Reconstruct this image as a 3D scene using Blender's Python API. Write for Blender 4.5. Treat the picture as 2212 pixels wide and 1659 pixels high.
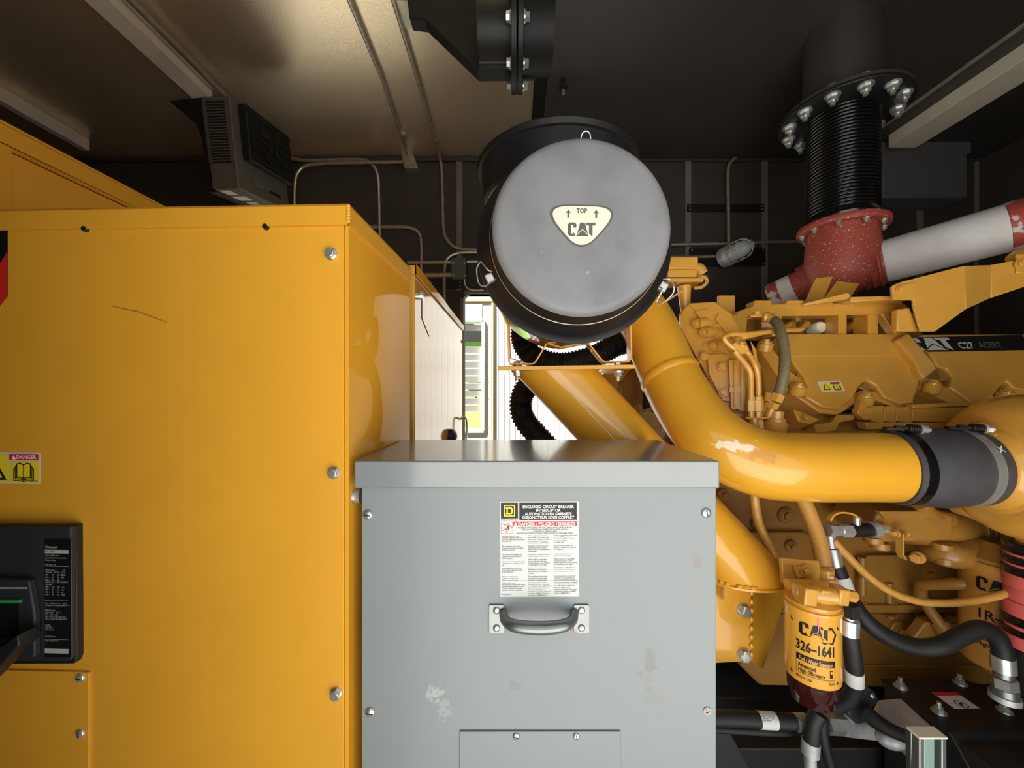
import bpy, bmesh, math, random
from mathutils import Vector as V, Matrix, Euler
from mathutils.geometry import tessellate_polygon

for _o in list(bpy.data.objects):
    bpy.data.objects.remove(_o)
SC = bpy.context.scene
COL = SC.collection
random.seed(7)

# ------------------------------------------------------------ camera, sky, sun, exposure
EYE = V((0.0, 0.0, 1.5))
F, CX, CY = 850.0, 1112.0, 845.0            # focal length and axis, in pixels of the 2212 x 1659 frame
cam_d = bpy.data.cameras.new('camera')
cam = bpy.data.objects.new('camera', cam_d)
COL.objects.link(cam)
cam.location = EYE
cam.rotation_euler = (math.pi / 2, 0, 0)
cam_d.sensor_width = 36.0
cam_d.lens = F / 2212.0 * 36.0
cam_d.shift_x = -(CX - 1106.0) / 2212.0
cam_d.shift_y = (CY - 829.5) / 2212.0
cam_d.clip_start = 0.02
SC.camera = cam

w = bpy.data.worlds.new('sky')
SC.world = w
w.use_nodes = True
wn = w.node_tree
bg = wn.nodes['Background']
bg.inputs['Color'].default_value = (0.93, 0.96, 1.0, 1)
bg.inputs['Strength'].default_value = 0.8

sun_d = bpy.data.lights.new('sun', 'SUN')
sun_d.energy = 16.0
sun_d.angle = 0.02
sun_d.color = (1.0, 0.97, 0.92)
sun = bpy.data.objects.new('sun', sun_d)
COL.objects.link(sun)
sun.rotation_euler = V((0.50, 0.32, -0.80)).to_track_quat('-Z', 'Y').to_euler()

SC.view_settings.view_transform = 'Standard'
SC.view_settings.look = 'None'
SC.view_settings.gamma = 1.0
SC.view_settings.use_curve_mapping = False
SC.view_settings.exposure = 0.68
SC.cycles.use_denoising = True
SC.cycles.max_bounces = 10
SC.cycles.diffuse_bounces = 6
SC.cycles.glossy_bounces = 5
SC.cycles.sample_clamp_indirect = 8.0

# ------------------------------------------------------------ measuring helpers
def ray(px, py):
    return V(((px - CX) / F, 1.0, (CY - py) / F))

def P(px, py, Y):
    """the point that the photograph shows at (px, py) when it lies Y metres in front of the camera"""
    return EYE + ray(px, py) * Y

def PZ(px, py, z):
    """the point seen at (px, py) at height z above the camera"""
    d = ray(px, py)
    return EYE + d * (z / d.z)

def R(x, y, z):
    """a point given relative to the camera height"""
    return V((x, y, 1.5 + z))

class Plane:
    def __init__(self, p, n):
        self.p = V(p); self.n = V(n).normalized()
    def hit(self, px, py, off=0.0):
        d = ray(px, py)
        t = (self.p + self.n * off - EYE).dot(self.n) / d.dot(self.n)
        return EYE + d * t
    def poly(self, pts, off=0.0):
        return [self.hit(a, b, off) for a, b in pts]

def srgb(c):
    def f(x):
        x /= 255.0
        return x / 12.92 if x <= 0.04045 else ((x + 0.055) / 1.055) ** 2.4
    return (f(c[0]), f(c[1]), f(c[2]), 1.0)

# ------------------------------------------------------------ materials
MATS = {}
def mat(name, col, rough=0.5, metal=0.0, coat=0.0, coat_rough=0.05, var=0.0, vscale=8.0, bump=0.0, bscale=60.0,
        wave=0.0, wscale=3.0, spots=(), dark=None, trans=0.0, ior=1.45, spec=0.5, alpha=1.0, edge=0.0, speck=None):
    """a procedural paint, metal, rubber or plastic; spots are stains, flakes and painted glints with a place and size of their own"""
    m = bpy.data.materials.new(name)
    m.use_nodes = True
    nt = m.node_tree
    b = nt.nodes['Principled BSDF']
    b.inputs['Roughness'].default_value = rough
    b.inputs['Metallic'].default_value = metal
    b.inputs['Coat Weight'].default_value = coat
    b.inputs['Coat Roughness'].default_value = coat_rough
    b.inputs['Transmission Weight'].default_value = trans
    b.inputs['IOR'].default_value = ior
    b.inputs['Specular IOR Level'].default_value = spec
    base = srgb(col)
    b.inputs['Base Color'].default_value = base
    tc = nt.nodes.new('ShaderNodeTexCoord')
    last = None
    def mix(fac_socket, prev, colour):
        mx = nt.nodes.new('ShaderNodeMix'); mx.data_type = 'RGBA'
        nt.links.new(fac_socket, mx.inputs['Factor'])
        if prev is None: mx.inputs['A'].default_value = base
        else: nt.links.new(prev, mx.inputs['A'])
        mx.inputs['B'].default_value = colour
        return mx.outputs['Result']
    def noise(scale, detail=4.0, dist=0.0):
        n = nt.nodes.new('ShaderNodeTexNoise')
        n.inputs['Scale'].default_value = scale; n.inputs['Detail'].default_value = detail
        n.inputs['Distortion'].default_value = dist
        nt.links.new(tc.outputs['Object'], n.inputs['Vector'])
        return n.outputs['Fac']
    def rng(sock, a, b_, c=0.0, d=1.0):
        r = nt.nodes.new('ShaderNodeMapRange')
        r.inputs['From Min'].default_value = a; r.inputs['From Max'].default_value = b_
        r.inputs['To Min'].default_value = c; r.inputs['To Max'].default_value = d
        nt.links.new(sock, r.inputs['Value'])
        return r.outputs['Result']
    if var > 0:
        d = dark if dark else tuple(max(0, x * 0.72) for x in col)
        last = mix(rng(noise(vscale), 0.42, 0.75, 0.0, var), last, srgb(d))
    if speck:
        sc_, thr, sc_col = speck
        last = mix(rng(noise(sc_, 3.0), thr, thr + 0.04), last, srgb(sc_col))
    for (pos, size, colour, strength, rag) in spots:
        mp = nt.nodes.new('ShaderNodeMapping'); mp.vector_type = 'POINT'
        mp.inputs['Scale'].default_value = tuple(1.0 / s for s in size)
        mp.inputs['Location'].default_value = tuple(-p / s for p, s in zip(pos, size))
        nt.links.new(tc.outputs['Object'], mp.inputs['Vector'])
        ln = nt.nodes.new('ShaderNodeVectorMath'); ln.operation = 'LENGTH'
        nt.links.new(mp.outputs['Vector'], ln.inputs[0])
        ad = nt.nodes.new('ShaderNodeMath'); ad.operation = 'ADD'
        nt.links.new(ln.outputs['Value'], ad.inputs[0])
        nt.links.new(rng(noise(rag, 4.0), 0.3, 0.7, -0.7, 0.7), ad.inputs[1])
        last = mix(rng(ad.outputs['Value'], 1.0, 0.35 if strength < 0.6 else 0.72, 0.0, strength), last, srgb(colour))
    if last is not None:
        nt.links.new(last, b.inputs['Base Color'])
    normal = None
    for s_, k_ in ((bump, bscale), (wave, wscale)):
        if s_ > 0:
            bm_ = nt.nodes.new('ShaderNodeBump')
            bm_.inputs['Strength'].default_value = 1.0
            bm_.inputs['Distance'].default_value = s_
            nt.links.new(noise(k_, 2.0 if s_ == bump and k_ == bscale else 0.0), bm_.inputs['Height'])
            if normal is not None: nt.links.new(normal, bm_.inputs['Normal'])
            normal = bm_.outputs['Normal']
    if normal is not None:
        nt.links.new(normal, b.inputs['Normal'])
        if coat > 0: nt.links.new(normal, b.inputs['Coat Normal'])
    MATS[name] = m
    return m

YEL = (228, 164, 48)
mat('yellow_paint', YEL, 0.42, coat=0.25, coat_rough=0.12, var=0.12, vscale=5, bump=0.00004, bscale=420,
    spots=[((0, 0, -99), (1, 1, 1), (90, 60, 20), 0.0, 10)])
mat('yellow_gloss', (224, 160, 46), 0.05, spec=0.035, var=0.08, vscale=4, wave=0.03, wscale=3.0)
mat('yellow_mirror', (222, 168, 76), 0.10, coat=0.25, coat_rough=0.02, var=0.06, vscale=6, wave=0.002, wscale=2.0, spec=0.5)
mat('yellow_pipe', (226, 164, 46), 0.30, coat=0.6, coat_rough=0.06, var=0.10, vscale=6)
mat('engine_yellow', (212, 156, 64), 0.28, coat=0.6, coat_rough=0.07, var=0.30, vscale=14, dark=(176, 124, 44), bump=0.00012, bscale=260)
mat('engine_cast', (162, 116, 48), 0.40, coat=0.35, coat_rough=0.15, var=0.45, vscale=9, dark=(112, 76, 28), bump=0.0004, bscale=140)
mat('dull_yellow', (170, 118, 36), 0.55, var=0.3, vscale=6)
mat('grey_paint', (133, 139, 140), 0.42, coat=0.15, coat_rough=0.2, var=0.06, vscale=3, bump=0.00003, bscale=500,
    spots=[((0.271, 0, 0.762), (0.010, 1, 0.020), (140, 116, 102), 0.45, 60),
           ((0.271, 0, 0.715), (0.010, 1, 0.045), (146, 132, 122), 0.30, 60),
           ((0.185, 0, 0.585), (0.015, 1, 0.034), (116, 106, 100), 0.40, 70),
           ((0.197, 0, 0.535), (0.020, 1, 0.030), (130, 124, 118), 0.25, 70),
           ((-0.175, 0, 0.538), (0.016, 1, 0.013), (206, 210, 208), 0.35, 150),
           ((-0.159, 0, 0.512), (0.013, 1, 0.018), (200, 204, 202), 0.22, 180),
           ((-0.038, 0, 0.553), (0.014, 1, 0.012), (112, 118, 118), 0.4, 120)])
mat('grey_lid', (132, 138, 139), 0.22, coat=0.45, coat_rough=0.07, spec=0.7, var=0.22, vscale=7, dark=(112, 116, 116), bump=0.00004, bscale=300)
mat('cover_lit', (130, 131, 134), 0.42, var=0.55, vscale=11, dark=(98, 99, 102), bump=0.0002, bscale=120,
    speck=(46, 0.73, (156, 156, 158)))  # scuffed black plastic, greyed to put the skylight on its face into the colour
mat('black_plastic', (25, 25, 27), 0.42, var=0.4, vscale=20, dark=(40, 40, 42))
mat('black_gloss', (14, 14, 15), 0.25, coat=0.3)
mat('black_rubber', (24, 24, 26), 0.55, var=0.3, vscale=30, dark=(42, 42, 44))
mat('hose_grey', (62, 60, 62), 0.6, var=0.4, vscale=24, dark=(84, 82, 84))
mat('black_steel', (22, 21, 20), 0.5, var=0.4, vscale=18, dark=(40, 36, 32), bump=0.0003, bscale=90)
mat('soot_black', (10, 10, 10), 0.6)
mat('zinc', (204, 206, 202), 0.28, metal=0.75, var=0.35, vscale=40, dark=(120, 118, 112))
mat('chrome', (222, 224, 224), 0.14, metal=0.7)
mat('cast_aluminium', (190, 192, 192), 0.5, metal=0.45, var=0.5, vscale=24, dark=(110, 110, 110), bump=0.0006, bscale=160)
mat('galvanised', (138, 143, 142), 0.36, metal=0.8, var=0.5, vscale=30, dark=(124, 128, 124), speck=(26, 0.68, (150, 104, 72)))
mat('conduit_steel', (176, 166, 148), 0.36, metal=0.6, var=0.4, vscale=30, dark=(94, 86, 76))
mat('white_metal', (226, 228, 226), 0.5, var=0.15, vscale=6)
mat('outside_white', (202, 202, 196), 0.5, var=0.2, vscale=5)
mat('cream_trim', (196, 178, 130), 0.5)
mat('wall_dark', (60, 54, 48), 0.7, var=0.4, vscale=3, bump=0.0005, bscale=160)
mat('wall_stud', (112, 106, 98), 0.6, var=0.3, vscale=6)
mat('ceiling_liner', (246, 226, 192), 0.31, metal=0.8, var=0.30, vscale=2.2, dark=(214, 194, 162), bump=0.0005, bscale=330)
mat('ceiling_dark', (54, 49, 46), 0.5, var=0.35, vscale=2.5, dark=(36, 32, 30), spec=0.9)
mat('rail_tan', (214, 204, 184), 0.45, var=0.2, vscale=6)
mat('floor_dark', (30, 29, 28), 0.7, var=0.4, vscale=6)
mat('box_grey', (88, 88, 88), 0.5)
mat('panel_side', (74, 68, 60), 0.5, var=0.2, vscale=8)
mat('red_paint', (150, 66, 54), 0.55, var=0.4, vscale=14, dark=(124, 44, 36), speck=(150, 0.63, (196, 164, 150)))
mat('red_blotch', (158, 66, 56), 0.55, speck=(22, 0.56, (190, 184, 176)))
mat('lagging_white', (204, 202, 200), 0.7, var=0.4, vscale=16, dark=(176, 174, 172), bump=0.0006, bscale=180, speck=(60, 0.74, (150, 110, 96)))
mat('red_hose', (204, 92, 84), 0.5, var=0.2, vscale=10)
mat('tan_hose', (200, 148, 66), 0.5, var=0.4, vscale=200, dark=(140, 98, 40))
mat('braid', (120, 108, 76), 0.55, var=0.7, vscale=260, dark=(70, 62, 44))
mat('filter_can', (232, 168, 62), 0.3, coat=0.6, coat_rough=0.08)
mat('shaded_can', (188, 134, 56), 0.35, coat=0.4, coat_rough=0.1, var=0.4, vscale=12, dark=(150, 104, 40))  # filter yellow darkened: the turbo's shade is put into the colour
mat('bowl_amber', (52, 16, 12), 0.12, coat=0.6)
mat('sticker_white', (206, 207, 205), 0.45)
mat('sticker_cream', (226, 224, 204), 0.4)
mat('sticker_yellow', (240, 208, 40), 0.45)
mat('sticker_red', (206, 40, 32), 0.45)
mat('sticker_dull_red', (150, 40, 30), 0.45)
mat('ink_black', (16, 16, 16), 0.5)
mat('ink_grey', (92, 92, 90), 0.5)
mat('ink_white', (240, 240, 240), 0.5)
mat('ink_silver', (176, 176, 172), 0.45)
mat('chalk', (236, 236, 232), 0.8)
mat('pink_mark', (226, 130, 160), 0.7)
mat('green_paint', (60, 150, 80), 0.4)
mat('breaker_black', (44, 46, 49), 0.5, var=0.2, vscale=20)
mat('breaker_dark', (28, 29, 31), 0.5)
mat('glass', (235, 240, 240), 0.05, trans=1.0, ior=1.45)
mat('pale_glass', (222, 228, 226), 0.12, trans=0.5, ior=1.3)
mat('grass', (98, 150, 52), 0.9, var=0.6, vscale=6, dark=(70, 110, 40))
mat('concrete', (198, 197, 193), 0.9, var=0.3, vscale=2)
mat('leaf', (60, 92, 44), 0.9, var=0.5, vscale=9)
mat('heater_tan', (82, 76, 66), 0.5)
mat('strut_green', (146, 172, 162), 0.4, metal=0.3)

# ------------------------------------------------------------ mesh building
def frame_of(d):
    d = V(d).normalized()
    up = V((0, 0, 1)) if abs(d.z) < 0.9 else V((0, 1, 0))
    a = d.cross(up).normalized()
    b = a.cross(d).normalized()
    return a, b

def smooth_path(pts, n=8):
    """Catmull-Rom through the points"""
    pts = [V(p) for p in pts]
    if len(pts) < 3: return pts
    out = []
    ext = [pts[0] * 2 - pts[1]] + pts + [pts[-1] * 2 - pts[-2]]
    for i in range(1, len(ext) - 2):
        p0, p1, p2, p3 = ext[i - 1:i + 3]
        for k in range(n):
            t = k / n
            out.append(0.5 * ((2 * p1) + (p2 - p0) * t + (2 * p0 - 5 * p1 + 4 * p2 - p3) * t * t + (3 * p1 - p0 - 3 * p2 + p3) * t ** 3))
    out.append(pts[-1])
    return out

def round_poly(pts, rad, n=6):
    """2-D polygon with rounded corners; rad is one radius or one for each corner"""
    out = []
    m = len(pts)
    for i in range(m):
        r = rad[i] if isinstance(rad, (list, tuple)) else rad
        p, a, b = V(pts[i]).to_2d(), V(pts[i - 1]).to_2d(), V(pts[(i + 1) % m]).to_2d()
        if r <= 0:
            out.append((p.x, p.y)); continue
        d1, d2 = (a - p), (b - p)
        l1, l2 = d1.length, d2.length
        d1.normalize(); d2.normalize()
        r = min(r, l1 * 0.48, l2 * 0.48)
        s, e = p + d1 * r, p + d2 * r
        for k in range(n + 1):
            t = k / n
            q = s * (1 - t) ** 2 + p * 2 * t * (1 - t) + e * t * t
            out.append((q.x, q.y))
    return out

class MB:
    def __init__(self):
        self.v = []; self.f = []
    def add(self, vs, fs):
        o = len(self.v)
        self.v += [V(x) for x in vs]
        self.f += [tuple(o + i for i in f) for f in fs]
        return self
    def face(self, pts):
        """a flat, possibly concave polygon"""
        pts = [V(p) for p in pts]
        return self.add(pts, tessellate_polygon([pts]))
    def prism(self, pts, vec):
        pts = [V(p) for p in pts]; vec = V(vec); n = len(pts)
        tri = [tuple(t) for t in tessellate_polygon([pts])]
        nrm = V((0, 0, 0))
        for i in range(n): nrm += pts[i].cross(pts[(i + 1) % n])
        flip = nrm.dot(vec) > 0
        for t in tri:
            tn = (pts[t[1]] - pts[t[0]]).cross(pts[t[2]] - pts[t[0]])
            break
        vs = pts + [p + vec for p in pts]
        fs = [t for t in tri] + [tuple(n + i for i in reversed(t)) for t in tri]
        fs += [(i, (i + 1) % n, n + (i + 1) % n, n + i) for i in range(n)]
        return self.add(vs, fs)
    def box(self, c, s, rot=None):
        c = V(c); h = [x / 2 for x in s]
        M = rot.to_matrix() if isinstance(rot, Euler) else (rot if rot is not None else Matrix.Identity(3))
        vs = [c + M @ V((x * h[0], y * h[1], z * h[2])) for x in (-1, 1) for y in (-1, 1) for z in (-1, 1)]
        return self.add(vs, [(0, 1, 3, 2), (4, 6, 7, 5), (0, 4, 5, 1), (2, 3, 7, 6), (0, 2, 6, 4), (1, 5, 7, 3)])
    def span(self, a, b):
        a, b = V(a), V(b)
        return self.box((a + b) / 2, [abs(x) for x in (b - a)])
    def cyl(self, p0, p1, r0, r1=None, n=24, caps=True):
        return self.lathe(p0, V(p1) - V(p0), [(0, r0), (1, r0 if r1 is None else r1)], n, caps, unit=True)
    def lathe(self, o, axis, prof, n=32, caps=True, unit=False, arc=None):
        """profile of (distance along the axis, radius)"""
        o = V(o); axis = V(axis); L = axis.length if unit else 1.0
        d = axis.normalized(); a, b = frame_of(d)
        vs = []
        for (h, r) in prof:
            for k in range(n):
                t = 2 * math.pi * k / n
                vs.append(o + d * (h * L) + (a * math.cos(t) + b * math.sin(t)) * r)
        fs = []
        for i in range(len(prof) - 1):
            for k in range(n):
                k2 = (k + 1) % n
                fs.append((i * n + k, i * n + k2, (i + 1) * n + k2, (i + 1) * n + k))
        if caps:
            fs.append(tuple(range(n - 1, -1, -1)))
            fs.append(tuple((len(prof) - 1) * n + k for k in range(n)))
        return self.add(vs, fs)
    def tube(self, pts, r, n=12, caps=True, smooth=8):
        """round bar along a path; r is a number, a list for each given point, or a function of 0..1"""
        src = [V(p) for p in pts]
        path = smooth_path(src, smooth) if smooth > 1 else src
        m = len(path)
        def rad(i):
            t = i / (m - 1)
            if callable(r): return r(t)
            if isinstance(r, (list, tuple)):
                q = t * (len(r) - 1); k = min(int(q), len(r) - 2)
                return r[k] * (1 - q + k) + r[k + 1] * (q - k)
            return r
        d = (path[1] - path[0]).normalized()
        a, b = frame_of(d)
        vs = []; fs = []
        for i, p in enumerate(path):
            nd = (path[min(i + 1, m - 1)] - path[max(i - 1, 0)]).normalized()
            q = d.rotation_difference(nd)
            a = q @ a; b = q @ b; d = nd
            for k in range(n):
                t = 2 * math.pi * k / n
                vs.append(p + (a * math.cos(t) + b * math.sin(t)) * rad(i))
        for i in range(m - 1):
            for k in range(n):
                k2 = (k + 1) % n
                fs.append((i * n + k, i * n + k2, (i + 1) * n + k2, (i + 1) * n + k))
        if caps:
            fs.append(tuple(range(n - 1, -1, -1)))
            fs.append(tuple((m - 1) * n + k for k in range(n)))
        return self.add(vs, fs)
    def strip(self, pts, width_vec, thick, smooth=1):
        """a flat bar bent along a path, width_vec across it"""
        path = smooth_path(pts, smooth) if smooth > 1 else [V(p) for p in pts]
        wv = V(width_vec); m = len(path)
        vs = []; fs = []
        for i, p in enumerate(path):
            t = (path[min(i + 1, m - 1)] - path[max(i - 1, 0)]).normalized()
            nn = t.cross(wv).normalized() * thick / 2
            vs += [p - wv / 2 - nn, p + wv / 2 - nn, p + wv / 2 + nn, p - wv / 2 + nn]
        for i in range(m - 1):
            for k in range(4):
                fs.append((i * 4 + k, i * 4 + (k + 1) % 4, (i + 1) * 4 + (k + 1) % 4, (i + 1) * 4 + k))
        fs += [(3, 2, 1, 0), tuple((m - 1) * 4 + k for k in range(4))]
        return self.add(vs, fs)
    def sphere(self, c, r, n=16, m=10, sc=(1, 1, 1)):
        c = V(c); vs = []; fs = []
        for i in range(m + 1):
            ph = math.pi * i / m
            for k in range(n):
                t = 2 * math.pi * k / n
                vs.append(c + V((math.sin(ph) * math.cos(t) * sc[0], math.sin(ph) * math.sin(t) * sc[1], math.cos(ph) * sc[2])) * r)
        for i in range(m):
            for k in range(n):
                k2 = (k + 1) % n
                fs.append((i * n + k, (i + 1) * n + k, (i + 1) * n + k2, i * n + k2))
        return self.add(vs, fs)
    def build(self, name, material, parent=None, bevel=0.0, seg=2, angle=35, smooth=True):
        off = parent.matrix_world.translation if parent is not None else V((0, 0, 0))
        p = parent
        off = V((0, 0, 0))
        while p is not None:
            off = off + p.location; p = p.parent
        me = bpy.data.meshes.new(name)
        me.from_pydata([tuple(x - off) for x in self.v], [], self.f)
        bm = bmesh.new(); bm.from_mesh(me)
        bmesh.ops.remove_doubles(bm, verts=bm.verts, dist=1e-6)
        bmesh.ops.recalc_face_normals(bm, faces=bm.faces)
        bm.to_mesh(me); bm.free()
        if smooth:
            me.polygons.foreach_set('use_smooth', [True] * len(me.polygons))
            me.set_sharp_from_angle(angle=math.radians(angle))
        me.materials.append(MATS[material])
        o = bpy.data.objects.new(name, me)
        COL.objects.link(o)
        if parent is not None: o.parent = parent
        if bevel > 0:
            md = o.modifiers.new('bevel', 'BEVEL')
            md.width = bevel; md.segments = seg; md.limit_method = 'ANGLE'; md.angle_limit = math.radians(40)
            md.harden_normals = False
        return o

def tag(o, label, cat, group=None):
    o['label'] = label; o['category'] = cat
    if group: o['group'] = group
    return o

def structure(o):
    o['kind'] = 'structure'
    return o

def thing(name, loc, label, cat, group=None):
    o = bpy.data.objects.new(name, None)
    COL.objects.link(o)
    o.location = V(loc)
    o.empty_display_size = 0.05
    return tag(o, label, cat, group)

def bolt(c, n, r, h, material, parent, name='bolt', washer=1.5, stud=0.0, turn=0.3, flange=0.25):
    """hexagon head on a washer; n points out of the surface"""
    c = V(c); n = V(n).normalized(); m = MB()
    a, b = frame_of(n)
    if washer > 0: m.cyl(c - n * 0.001, c + n * h * flange, r * washer, r * washer * 0.94, 20)
    def hexa(z0, z1, rr):
        ring = [c + (a * math.cos(turn + k * math.pi / 3) + b * math.sin(turn + k * math.pi / 3)) * rr + n * z0 for k in range(6)]
        m.prism(ring, n * (z1 - z0))
    hexa(h * flange * 0.8, h * 0.93, r)
    m.cyl(c + n * h * 0.9, c + n * h, r * 0.84, r * 0.7, 16)
    if stud > 0: m.cyl(c, c + n * (h + stud), r * 0.5, r * 0.5, 12)
    return m.build(name, material, parent, angle=30)

def dome_screw(c, n, r, material, parent, name='screw', slot=True):
    c = V(c); n = V(n).normalized(); m = MB()
    prof = [(-0.0005, r), (r * 0.12, r), (r * 0.34, r * 0.86), (r * 0.5, r * 0.58), (r * 0.56, r * 0.3), (r * 0.57, 0.0001)]
    m.lathe(c, n, prof, 20, caps=False)
    o = m.build(name, material, parent)
    if slot:
        a, b = frame_of(n)
        s = MB(); t = random.uniform(0, 3.1)
        d = a * math.cos(t) + b * math.sin(t); e = n.cross(d)
        q = c + n * r * 0.5
        s.prism([q + d * r * .62 + e * r * .1, q - d * r * .62 + e * r * .1, q - d * r * .62 - e * r * .1, q + d * r * .62 - e * r * .1], n * r * 0.1)
        s.build('slot', 'black_steel', o)
    return o

# ---- flat print: lettering as thin raised meshes
_TXT = {}
def text_polys(s, bold=0.0, align='CENTER', spacing=1.0, leading=1.0, res=2):
    cu = bpy.data.curves.new('txt', 'FONT')
    cu.body = s; cu.align_x = align; cu.align_y = 'TOP'; cu.size = 1.0
    cu.offset = bold; cu.resolution_u = res; cu.space_character = spacing; cu.space_line = leading
    cu.fill_mode = 'FRONT'
    o = bpy.data.objects.new('txt', cu)
    COL.objects.link(o)
    dg = bpy.context.evaluated_depsgraph_get()
    me = bpy.data.meshes.new_from_object(o.evaluated_get(dg))
    vs = [v.co.to_2d() for v in me.vertices]
    fs = [tuple(p.vertices) for p in me.polygons]
    bpy.data.objects.remove(o); bpy.data.curves.remove(cu); bpy.data.meshes.remove(me)
    return vs, fs

class Sheet:
    """a flat or curved patch that print is laid on: at(u, v, lift) gives the point, u to the right and v up, in metres"""
    def __init__(self, o, right, up):
        self.o = V(o); self.r = V(right).normalized(); self.u = V(up).normalized(); self.n = self.r.cross(self.u).normalized()
    def at(self, u, v, lift=0.0):
        return self.o + self.r * u + self.u * v + self.n * lift

class Drum(Sheet):
    """print wrapped round an upright cylinder; u = 0 faces the angle a0"""
    def __init__(self, c, rad, a0):
        self.c = V(c); self.rad = rad; self.a0 = a0
    def at(self, u, v, lift=0.0):
        t = self.a0 + u / self.rad
        return self.c + V((math.cos(t), math.sin(t), 0)) * (self.rad + lift) + V((0, 0, v))

def write(sheet, s, u, v, size, material, parent, lift=0.0004, bold=0.0, align='CENTER', width=None, spacing=1.0, leading=1.0, name='lettering', sx=1.0, flip=1, res=2):
    vs, fs = text_polys(s, bold, align, spacing, leading, res)
    if not vs: return None
    if width:
        w_ = max(p.x for p in vs) - min(p.x for p in vs)
        sx = width / (w_ * size)
    m = MB()
    m.add([sheet.at(u + p.x * size * sx * flip, v + p.y * size, lift) for p in vs], fs)
    return m.build(name, material, parent, smooth=False)

def patch(sheet, pts, material, parent, name, lift=0.0003, thick=0.0, n=1):
    m = MB()
    if isinstance(sheet, Drum):
        us = [p[0] for p in pts]; vs_ = [p[1] for p in pts]
        u0, u1, v0, v1 = min(us), max(us), min(vs_), max(vs_)
        k = max(2, int((u1 - u0) / 0.003))
        q = [sheet.at(u0 + (u1 - u0) * i / k, vv, lift) for i in range(k + 1) for vv in (v0, v1)]
        m.add(q, [(2 * i, 2 * i + 2, 2 * i + 3, 2 * i + 1) for i in range(k)])
    else:
        base = [sheet.at(a, b, lift) for a, b in pts]
        if thick > 0: m.prism([p - sheet.n * thick for p in base], sheet.n * thick)
        else: m.face(base)
    return m.build(name, material, parent, smooth=False)

def rect(u0, v0, u1, v1):
    return [(u0, v0), (u1, v0), (u1, v1), (u0, v1)]

CAT_C = [(.15, 0), (.50, 0), (.60, .06), (.52, .14), (.44, .30), (.42, .18), (.24, .18), (.24, .82), (.42, .82), (.42, .62), (.64, .62), (.64, .88), (.52, 1), (.15, 1), (0, .85), (0, .15)]
CAT_A1 = [(.70, .16), (.92, 1), (1.28, 1), (1.50, .16), (1.10, .52)]
CAT_A2 = [(.60, 0), (1.10, .44), (1.60, 0)]
CAT_T = [(1.36, 1), (2.06, 1), (2.06, .80), (1.84, .80), (1.84, -.04), (1.58, .20), (1.58, .80), (1.38, .80)]
def cat_logo(sheet, u, v, h, material, parent, name='emblem', lift=0.0005, slant=0.0, hexa=False, sx=1.0):
    m = MB()
    for poly in (CAT_C, CAT_A1, CAT_A2, CAT_T):
        q = [sheet.at(u + ((a + slant * b) * h - 1.03 * h) * sx, v + b * h, lift) for a, b in poly]
        m.face(q)
    if hexa:
        q = [(1.92, 1.02), (2.18, .98), (2.52, .45), (2.25, -.30), (1.55, -.30), (1.42, -.12), (1.52, -.12), (1.62, -.18), (2.17, -.18), (2.38, .45), (2.10, .86), (1.92, .88)]
        m.face([sheet.at(u + a * h - 1.03 * h, v + b * h, lift) for a, b in q])
    return m.build(name, material, parent, smooth=False)

# ============================================================ the room
H = 1.366                       # ceiling above the camera
YW = 2.30                       # far wall
def slab(name, a, b, m, bevel=0.0):
    return structure(MB().span(a, b).build(name, m, None, bevel))

slab('ground', (-40, -60, -0.45), (40, 4.4, -0.30), 'concrete')
slab('lawn', (-300, 4.4, -0.45), (300, 400, -0.31), 'grass')
floor = slab('floor', (-2.7, -0.2, -0.12), (2.7, YW + 0.06, 0.0), 'floor_dark')
# ceiling: light liner on the left, lower dark plate on the right with a step between
ceiling = structure(MB().span(R(-2.7, -0.2, H), R(0.10, YW, H + 0.06)).build('ceiling', 'ceiling_liner'))
plate = structure(MB().span(R(0.142, -0.2, H - 0.02), R(2.7, YW, H + 0.06)).build('ceiling_plate', 'ceiling_dark'))
plate['label'] = 'smooth dark steel ceiling plate over the engine'
structure(MB().span(R(0.085, -0.2, H - 0.012), R(0.1425, YW, H + 0.05)).build('trim_1', 'black_steel'))
# far wall with the tall opening, rounded at its upper left corner
X0, X1, ZT = -0.298, 0.80, 0.568
out = [(-2.7, -1.5), (-1.42, -1.5), (-1.42, 0.58), (-0.53, 0.58), (-0.53, -1.5), (X0, -1.5)]   # unseen second opening added behind the cabinets to brighten the ceiling
for k in range(7):
    t = math.pi - k * math.pi / 12
    out.append((X0 + 0.03 + 0.03 * math.cos(t), ZT - 0.03 + 0.03 * math.sin(t)))
out += [(X1, ZT), (X1, -1.5), (2.7, -1.5), (2.7, H), (-2.7, H)]
wall_far = structure(MB().prism([R(x, YW, z) for x, z in out], (0, 0.06, 0)).build('wall_far', 'wall_dark'))
m = MB()
m.span(R(X0 - 0.022, YW - 0.012, -1.5), R(X0, YW + 0.07, ZT - 0.02))
m.span(R(X0 - 0.0, YW - 0.012, ZT), R(X1, YW + 0.07, ZT + 0.02))
m.build('opening_trim', 'wall_stud', wall_far, 0.004)
for px in (60, 993, 1485, 1650, 1985, 2110):
    x = P(px, 500, YW).x
    lo = ZT + 0.02 if X0 - 0.03 < x < X1 else -1.4
    MB().span(R(x - 0.018, YW - 0.012, lo), R(x + 0.018, YW, H - 0.025)).build('wall_stud', 'wall_stud', wall_far, 0.003)
MB().span(R(-2.7, YW - 0.02, H - 0.03), R(2.7, YW, H - 0.005)).build('head_channel', 'wall_dark', wall_far)
slab('wall_left', R(-2.76, -0.2, -1.5), R(-2.7, YW + 0.06, H + 0.06), 'wall_dark')
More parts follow.
